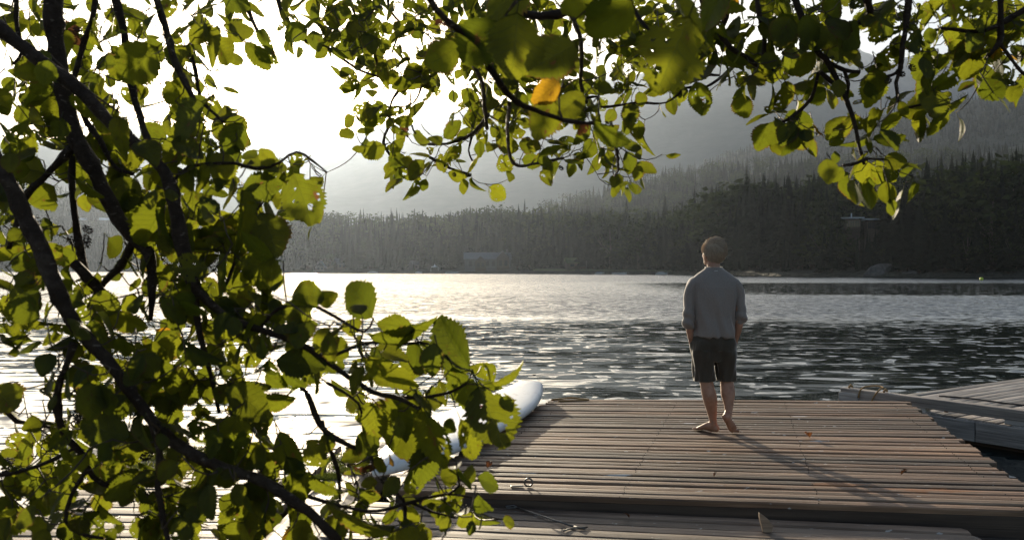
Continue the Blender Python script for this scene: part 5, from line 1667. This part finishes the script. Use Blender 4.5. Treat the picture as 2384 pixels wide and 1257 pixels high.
# leaves read one by one: stalk end and tip in px, depth, width factor, kind (l plain, h holed, c curled, y yellow, d dead), turn of the blade
HERO = {
 'left': [
  (868, 742, 792, 656, 1.38, .9, 'l', .2), (968, 768, 880, 762, 1.36, .8, 'l', -.2), (1098, 866, 992, 742, 1.33, .85, 'c', .3), (850, 776, 1000, 806, 1.37, .5, 'c', .9),
  (640, 838, 760, 862, 1.40, 1.0, 'l', .6), (856, 826, 944, 940, 1.30, 1.0, 'l', .8), (985, 930, 888, 1066, 1.40, 1.2, 'l', -.3), (982, 940, 1040, 1086, 1.28, .8, 'h', .7),
  (1004, 1036, 972, 1128, 1.42, 1.0, 'l', .1), (1052, 850, 1104, 950, 1.32, .75, 'l', .5), (1112, 896, 1172, 1048, 1.30, 1.05, 'h', .3), (1140, 892, 1234, 880, 1.31, .45, 'c', .8),
  (1070, 972, 1118, 1082, 1.33, .5, 'h', .2), (1064, 1102, 1016, 1118, 1.40, .9, 'l', .0), (1074, 1104, 1122, 1112, 1.41, .8, 'l', .1), (1066, 1086, 1082, 1148, 1.39, .8, 'l', .9),
  (1064, 1092, 1058, 1076, 1.40, .8, 'l', 0), (1112, 1148, 1130, 1228, 1.40, .5, 'c', .3), (682, 398, 726, 528, 1.5, .95, 'h', .1), (604, 492, 646, 592, 1.55, 1.0, 'l', -.2),
  (596, 560, 622, 600, 1.55, 1.1, 'l', .2), (560, 600, 640, 660, 1.5, 1.0, 'l', .3), (678, 690, 736, 690, 1.45, 1.2, 'l', .2), (738, 702, 778, 690, 1.46, .8, 'l', .1),
  (168, 350, 165, 442, 1.85, 1.0, 'l', .0), (128, 432, 78, 474, 1.76, 1.0, 'l', .1), (286, 404, 304, 492, 1.78, .9, 'h', .1), (384, 468, 326, 566, 1.62, 1.0, 'l', .0),
  (-20, 900, 36, 960, 1.45, 1.2, 'l', .1), (306, 1018, 190, 984, 1.30, .9, 'l', .2), (412, 850, 316, 900, 1.36, 1.0, 'l', .2), (370, 108, 272, 190, 1.62, 1.0, 'l', .1),
  (110, 150, 62, 196, 1.9, 1.0, 'l', .0), (415, 700, 478, 742, 1.35, 1.1, 'l', .9), (380, 690, 420, 760, 1.34, 1.1, 'l', .8), (480, 240, 400, 320, 1.5, 1.1, 'l', .8),
  (395, 330, 480, 360, 1.5, 1.1, 'l', .7), (560, 960, 520, 1070, 1.40, 1.0, 'l', .0), (710, 1024, 756, 1082, 1.45, 1.1, 'h', .1), (650, 1000, 700, 1110, 1.36, .9, 'l', .7),
  (665, 1060, 710, 1190, 1.34, .7, 'c', .3), (716, 1090, 790, 1180, 1.38, .6, 'c', .6), (925, 1222, 765, 1236, 1.22, .55, 'c', 1.0), (1000, 1270, 905, 1262, 1.30, .9, 'l', .1),
  (262, 1120, 262, 1158, 1.40, .7, 'y', .1), (905, 1080, 925, 1062, 1.46, .8, 'y', .3), (640, 1236, 560, 1180, 1.33, 1.1, 'l', .5), (480, 1120, 430, 1230, 1.35, 1.0, 'l', .3),
  (640, 600, 550, 560, 1.42, 1.0, 'l', .8), (530, 590, 480, 680, 1.42, .9, 'l', .9), (560, 440, 590, 540, 1.5, .6, 'c', .5), (330, 780, 400, 850, 1.42, .9, 'l', .9),
  (520, 900, 640, 960, 1.4, 1.0, 'l', .6), (150, 215, 100, 250, 1.9, .9, 'c', .2), (145, 60, 168, 78, 2.0, .8, 'd', .2), (820, 1085, 900, 1108, 1.42, .32, 'd', .5),
  (70, 690, 20, 780, 1.45, 1.1, 'h', .4), (30, 640, 90, 720, 1.5, 1.2, 'h', .5), (210, 690, 280, 720, 1.6, 1.0, 'l', .1), (250, 720, 330, 790, 1.6, .7, 'c', .4),
 ],
 'middle': [
  (1072, 104, 984, 156, 1.15, 1.0, 'l', .0), (1164, 48, 1074, 150, 1.08, 1.1, 'l', .1), (1204, 26, 1186, 188, 1.05, 1.1, 'l', .2), (1344, 98, 1212, 176, 1.12, .95, 'l', .5),
  (1474, 0, 1376, 104, 1.05, 1.05, 'l', .3), (1606, 34, 1528, 216, 1.0, 1.1, 'h', .2), (1560, -10, 1664, 110, 1.05, .6, 'c', .8), (1302, 186, 1248, 228, 1.2, .9, 'y', .1),
  (1292, 234, 1248, 320, 1.2, 1.0, 'l', .0), (1362, 216, 1284, 262, 1.22, 1.0, 'l', .6), (1392, 232, 1378, 282, 1.22, .6, 'c', .9), (1380, 278, 1462, 372, 1.25, .45, 'c', .4),
  (1366, 284, 1350, 318, 1.25, .8, 'd', .1), (850, 236, 890, 286, 3.0, 1.3, 'h', .1), (935, 292, 946, 306, 3.2, .9, 'd', .3), (1240, -30, 1130, 20, 1.1, 1.2, 'l', .6),
  (1400, -40, 1300, 20, 1.1, 1.1, 'l', .5), (1700, -40, 1620, 60, 1.15, 1.0, 'l', .7), (1010, 60, 1060, 40, 1.5, .6, 'd', .5),
 ],
 'right': [
  (2050, 300, 2092, 345, 1.95, .9, 'l', .7), (2290, 180, 2332, 236, 1.95, .9, 'l', .3), (2190, 215, 2236, 272, 2.0, .6, 'c', .9), (1986, 96, 1960, 150, 2.0, .9, 'l', .1),
  (2160, 124, 2152, 158, 2.0, .8, 'l', .0), (2186, 124, 2196, 168, 2.0, .9, 'l', .0), (1816, 278, 1796, 336, 2.1, 1.1, 'l', .0), (1850, 285, 1826, 326, 2.1, 1.0, 'l', .1),
  (1872, 300, 1880, 330, 2.1, 1.2, 'l', .2), (1946, 382, 1946, 352, 2.05, .9, 'l', .1), (1962, 388, 1938, 424, 2.05, .9, 'l', .0), (2062, 420, 2066, 480, 2.05, .8, 'l', .1),
  (2058, 366, 2112, 384, 2.05, .8, 'l', .1), (2020, 190, 2030, 236, 2.0, 1.1, 'l', .7), (1930, 40, 1974, 80, 2.0, 1.1, 'l', .8), (1972, 60, 1990, 110, 2.0, 1.2, 'l', .9),
  (1905, 310, 1920, 300, 2.1, .9, 'y', .1), (2075, 90, 2060, 40, 2.0, 1.0, 'l', .6),
 ]}

def px_of(p):
    return (CX + p[0] / p[1] * F, CY - (p[2] - HC) / p[1] * F)

def build_alder(part, label, root_at, extra_limbs):
    t = thing('alder_tree', label, 'tree', root_at, 0, 'alder trees whose branches hang into the picture')
    base = Vector(root_at)
    nodes = []                       # skeleton points the twigs grow from: x, y, z
    def add_branch(pts3, name='branch', wob=.15, mat=M_BRANCH, sides=9):
        c = catmull(pts3, .022 if pts3[0][3] < .03 else .06)
        # small natural kinks
        k = np.cumsum(nl.normal(0, 1, (len(c), 3)), 0); k -= np.linspace(0, 1, len(c))[:, None] * k[-1]
        c[:, :3] += k * .0008 * np.sin(np.linspace(0, math.pi, len(c)))[:, None]
        knob = (1 + .07 * np.sin(np.arange(len(c)) * 1.7 + rl.uniform(0, 6)) * np.sin(np.arange(len(c)) * .61)) * 1 + .20 * np.maximum(0, np.sin(np.arange(len(c)) * rl.uniform(.5, .9) + rl.uniform(0, 6))) ** 6
        MB().tube([Vector(q[:3]) - base for q in c], list(c[:, 3] * knob), sides, True, wob, rl).build(name, mat, t, smooth=True)
        return c
    def world(row, d0, d1):
        n = len(row); out = []
        for i, (px, py, r) in enumerate(row):
            d = d0 + (d1 - d0) * i / max(1, n - 1)
            p = at(px, py, d); out.append((p.x, p.y, p.z, r * d / F))
        return out
    limb_pts = []
    for limb_ in extra_limbs:
        limb_pts += [q for q in add_branch(limb_[1], limb_[0], .05, M_BRANCH, 12)]
    limb_pts = np.array(limb_pts)
    depth_pts = []
    for d0, d1, row in BR[part]:
        w3 = world(row, d0, d1)
        if row[0][1] <= -30 or row[0][0] <= -30:        # join it to the nearest limb outside the frame
            e = np.array(w3[0]); k = int(np.argmin(((limb_pts[:, :3] - e[:3] - np.array([0, 0, .25 if row[0][1] <= -30 else 0])) ** 2).sum(1))); g = limb_pts[k]
            out_ = e[:3] - np.array(w3[1][:3]); out_ /= np.linalg.norm(out_) + 1e-6
            dist = np.linalg.norm(g[:3] - e[:3])
            m1 = e[:3] + out_ * min(.18, dist * .35)
            lead = [(*g[:3], min(g[3] * .9, max(e[3] * 1.3, .008)))]
            if dist > .3: lead.append((*(g[:3] * .5 + m1 * .5 + np.array([0, 0, .06])), e[3] * 1.2))
            lead.append((*m1, e[3] * 1.05))
            add_branch(lead + [tuple(e)], 'branch')
        c = add_branch(w3)
        for q in c:
            nodes.append(q[:3]); x, y = px_of(q); depth_pts.append((x, y, q[1]))
    D = np.array(depth_pts)
    nodes = [np.array(n) for n in nodes]
    # ---- leaves
    spots = []                       # centre, length, kind, stalk hint
    leaves = []
    for (x0, y0, x1, y1, d, wf, kd, turn) in HERO[part]:
        A = at(x0, y0, d); B = at(x1, y1, d + rl.uniform(-.03, .03) * d)
        leaves.append((A, B - A, wf, kd, turn, True))
    owner = {'left': lambda x, y: x < 640 or y > 560, 'middle': lambda x, y: 640 <= x < 1620 and y <= 560, 'right': lambda x, y: x >= 1620}[part]
    for rj, row in enumerate(MASK):
        for cj, ch in enumerate(row):
            c = int(ch) / 10
            if c == 0: continue
            x0, y0 = cj * 50, rj * 50.3
            if not owner(x0 + 25, y0 + 25): continue
            if part == 'left': L = 76
            elif part == 'middle': L = 50
            else: L = 68
            if part == 'left' and x0 > 780 and y0 > 1080: L = 58
            if part == 'left' and y0 < 200 and x0 > 180: L = 74
            area = .315 * L * L
            lam = -math.log(1 - min(c, .93)) * 2500 / area * (1.8 if part == 'left' else 1.85)
            if part == 'left' and x0 >= 640 and y0 > 620: lam *= .62
            
            if c <= .15: lam *= .6
            if part == 'left' and 1010 <= x0 < 1250 and 880 <= y0 < 1100: lam *= .12
            if part == 'left' and 850 <= x0 < 1010 and 960 <= y0 < 1120: lam *= .5
            for _ in range(nl.poisson(lam)):
                px, py = x0 + nl.uniform(0, 50), y0 + nl.uniform(0, 50)
                Lp = L * nl.uniform(.55, 1.25)
                if math.hypot(px - 700, py - 235) < 88 + Lp * .5: continue
                if math.hypot(px - 690, py - 985) < 22 + Lp * .4: continue
                if any(abs(px - q[0]) < Lp * .17 and abs(py - q[1]) < Lp * .17 for q in spots[-260:]): continue
                spots.append((px, py))
                k = np.argmin((D[:, 0] - px) ** 2 + (D[:, 1] - py) ** 2)
                d = D[k, 2] + (abs(nl.normal(.06, .16)) + .03 if nl.random() < .84 else -abs(nl.normal(.05, .06)))
                if part == 'left' and y0 < 260 and nl.random() < .35: d += .7
                if part == 'middle': d = nl.normal(3.0, .25)
                d = max(d, .95)
                C = at(px, py, d)
                Lm = Lp * (d if part != 'left' else min(d, 1.75)) / F
                leaves.append((C, None, Lm, None, None, False))
    # order by distance to the skeleton, then grow the twigs outwards
    NA = np.array(nodes)
    def near(p):
        dd = ((NA[:cnt[0]] - p) ** 2).sum(1); k = int(np.argmin(dd)); return k, math.sqrt(dd[k])
    cap_n = len(nodes) + 40000
    buf = np.zeros((cap_n, 3)); buf[:len(nodes)] = NA; NA = buf; cnt = [len(nodes)]
    order = sorted(range(len(leaves)), key=lambda i: near(np.array(leaves[i][0]))[1])
    twig = MB(); recs = []
    for i in order:
        A, v, a3, kd, turn, hero = leaves[i]
        if hero:
            foot_ = np.array(A); tip = v; L = v.length; wf = a3
        else:
            L = a3; wf = nl.uniform(.85, 1.12)
            k, dist = near(np.array(A))
            g = np.array(A) - NA[k]; g = g / (np.linalg.norm(g) + 1e-6)
            tdir = Vector(g * .9) + Vector((nl.normal(0, .55), nl.normal(0, .35), -.55 + nl.normal(0, .45)))
            tdir.normalize()
            foot_ = np.array(A) - np.array(tdir) * L * .5; tip = tdir * L
            kd = rl.choices('lhcy', [58, 20, 24, .4])[0]; turn = None
        tdir = Vector(tip).normalized()
        stalk = foot_ - np.array(tdir) * L * .22
        k, dist = near(stalk)
        if dist > .012:
            S = NA[k]; n = max(2, int(dist / .03) + 1)
            side = nl.normal(0, .06, 3) * dist; side[2] -= .10 * dist
            pts_ = []
            for q in np.linspace(0, 1, n + 1):
                p = S * (1 - q) + stalk * q + side * math.sin(q * math.pi); pts_.append(p)
            r0 = min(.0032, .0011 + .006 * dist); rad = np.linspace(r0, .0011, n + 1)
            twig.tube([Vector(p) - base for p in pts_], list(rad), 5, True, .15, rl)
            for p in pts_[1:]:
                if cnt[0] < cap_n: NA[cnt[0]] = p; cnt[0] += 1
        # blade frame
        view = Vector(foot_) - Vector((0, 0, HC)); view.normalize()
        if hero:
            nrm = -view + Vector(SUN_DIR) * -.15
            roll = turn * 1.15 * (1 if (i % 2) else -1)
        else:
            nrm = Vector((nl.normal(0, .6), -.60 + nl.normal(0, .45), .30 + nl.normal(0, .6))) 
            roll = 0.0
        nrm = (nrm - tdir * nrm.dot(tdir)).normalized()
        if roll: nrm = Matrix.Rotation(roll, 3, tdir) @ nrm
        xax = tdir.cross(nrm).normalized()
        pool = {'l': LEAVES, 'h': HOLEY, 'c': CURLED, 'y': YEL, 'd': DEAD}[kd]
        lf = rl.choice(pool)
        M = Matrix(((xax.x * L * wf, tdir.x * L, nrm.x * L, foot_[0] - base.x), (xax.y * L * wf, tdir.y * L, nrm.y * L, foot_[1] - base.y), (xax.z * L * wf, tdir.z * L, nrm.z * L, foot_[2] - base.z), (0, 0, 0, 1)))
        C = Vector(foot_) + tdir * L * .5; x, y = px_of(C)
        vis = -80 < x < 2464 and -80 < y < 1330
        recs.append((L / C.y if vis else L / C.y * .2, M, lf, kd, hero))
    recs.sort(key=lambda q: (-q[0] - (1 if q[4] else 0)))
    kind(twig.build('twig_growth', M_TWIG, t, smooth=True), 'stuff')
    for q in recs[:300]:
        o = bpy.data.objects.new('leaf', q[2][3]); COL.objects.link(o); o.parent = t
        o.matrix_local = q[1]
        if q[3] == 'y': o['label'] = 'yellowed leaf'
        if q[3] == 'd': o['label'] = 'brown withered leaf'
    if len(recs) > 300:
        V = []; Fc = []; UV = []; MI = []; off = 0
        mats = [M_LEAF, M_YELLOW, M_DEAD]
        for q in recs[300:]:
            vs, fs, fuv, _ = q[2]
            m = np.array(q[1]); w = vs @ m[:3, :3].T + m[:3, 3]
            V.append(w); Fc += [tuple(k + off for k in f) for f in fs]; UV += fuv; MI += [{'y': 1, 'd': 2}.get(q[3], 0)] * len(fs); off += len(vs)
        mb = MB(); mb.v = [tuple(p) for p in np.concatenate(V)]; mb.f = Fc; mb.uv = UV
        me = mb.mesh('foliage', True)
        for m in mats: me.materials.append(m)
        me.polygons.foreach_set('material_index', MI)
        kind(link('foliage', me, None, t), 'stuff')
    print('ALDER', part, 'leaves', len(recs), 'twig nodes', cnt[0])
    return t, base

def cones(t, base, spots):
    for (px, py, d, n) in spots:
        p = at(px, py, d) - base
        for k in range(n):
            q = p + Vector((rl.uniform(-.012, .012), rl.uniform(-.01, .01), rl.uniform(-.014, .014)))
            mb = MB()
            ax = Vector((rl.uniform(-1, 1), rl.uniform(-1, 1), rl.uniform(-1, 1))).to_track_quat('Z', 'Y').to_matrix()
            for s in range(22):
                a = s * 2.4; h = (s / 21 - .5) * .018; rr = .006 * math.sqrt(max(.1, 1 - (h / .0105) ** 2))
                mb.ball(q + ax @ Vector((rr * math.cos(a), rr * math.sin(a), h)), (.0026, .0026, .0018), None, 6, 4)
            mb.build('cone', M_CONE, t)

# trunks stand just outside the frame; their limbs carry the branches above
tl, bl = build_alder('left', 'leafy alder with drooping thick dark branches filling the left third of the picture', (-2.35, 1.35, .1), [
    ('trunk', [(-2.35, 1.35, -.1, .16), (-2.30, 1.38, .8, .14), (-2.2, 1.45, 1.7, .125), (-2.0, 1.55, 2.7, .10), (-1.6, 1.7, 3.4, .075)]),
    ('limb', [(-2.05, 1.52, 2.5, .06), (-1.5, 1.68, 2.72, .045), (-1.05, 1.74, 2.66, .030), (-.94, 1.75, 2.50, .020)]),
    ('limb', [(-2.2, 1.45, 1.9, .05), (-1.6, 1.52, 2.32, .035), (-1.15, 1.55, 2.46, .022), (-.97, 1.55, 2.37, .014)]),
    ('limb', [(-2.25, 1.42, 1.5, .05), (-1.6, 1.44, 2.05, .03), (-1.1, 1.43, 2.25, .016), (-.89, 1.42, 2.15, .010)])])
cones(tl, bl, [(196, 552, 1.6, 3), (172, 560, 1.6, 2), (174, 905, 1.4, 2), (180, 970, 1.4, 2), (905, 1118, 1.4, 2), (330, 1048, 1.4, 2), (20, 1090, 1.45, 2)])
tm, bm = build_alder('middle', 'overhanging alder with small backlit leaves and a few big close ones, top middle', (-1.1, -1.4, .2), [
    ('trunk', [(-1.1, -1.4, -.1, .17), (-1.0, -1.35, 1.2, .15), (-.8, -1.2, 2.4, .13), (-.5, -.9, 3.3, .10)]),
    ('limb', [(-.75, -1.15, 2.7, .08), (-.3, 0, 3.05, .06), (0, 1.2, 3.25, .05), (.1, 2.4, 3.25, .04), (-.2, 3.3, 3.15, .025)]),
    ('limb', [(-.1, .5, 3.15, .03), (-.1, .9, 2.7, .018), (-.11, 1.05, 2.26, .009)]),
    ('limb', [(.0, 1.2, 3.2, .03), (.12, 1.5, 2.9, .02), (.16, 1.68, 2.5, .012)]),
    ('limb', [(.1, 2.4, 3.25, .03), (-.3, 2.9, 3.1, .015), (-.62, 3.2, 3.0, .008)])])
cones(tm, bm, [(1425, 306, 1.3, 1), (1085, 412, 3.0, 2), (1050, 412, 3.0, 1), (1226, 330, 2.9, 1), (1310, 385, 3.0, 1)])
tr_, br_ = build_alder('right', 'darker alder branch with round leaves hanging in from the top right corner', (3.4, .9, .2), [
    ('trunk', [(3.4, .9, -.1, .17), (3.35, 1.0, 1.2, .15), (3.2, 1.2, 2.4, .12), (2.8, 1.5, 3.2, .09)]),
    ('limb', [(2.95, 1.4, 2.95, .06), (2.2, 1.8, 3.05, .045), (1.3, 2.0, 3.0, .03), (.75, 2.1, 2.9, .02), (.5, 2.1, 2.68, .010)]),
    ('limb', [(1.3, 2.0, 3.0, .03), (.95, 2.1, 2.85, .018), (.67, 2.1, 2.65, .009)]),
    ('limb', [(2.2, 1.8, 3.05, .03), (1.5, 1.95, 2.85, .016), (1.17, 2.0, 2.65, .010)])])
cones(tr_, br_, [(2092, 170, 2.0, 2), (2112, 168, 2.0, 1), (1846, 305, 2.1, 2), (2066, 190, 2.0, 1)])

for (px, py, z, L, lab) in DRY:
    lf = rl.choice(DEAD)
    p = on(px, py, z)
    o = link('dry_leaf', lf[3], None, None, p + Vector((0, 0, L * .35)))
    o.rotation_euler = (rl.uniform(-.3, .3), rl.uniform(-.3, .3), rl.uniform(0, 6.28)); o.scale = (L, L, L)
    bpy.context.view_layer.update()
    low = min((o.matrix_world @ v.co).z for v in lf[3].vertices)
    o.location.z -= low - z - .003
    tag(o, lab, 'leaf')
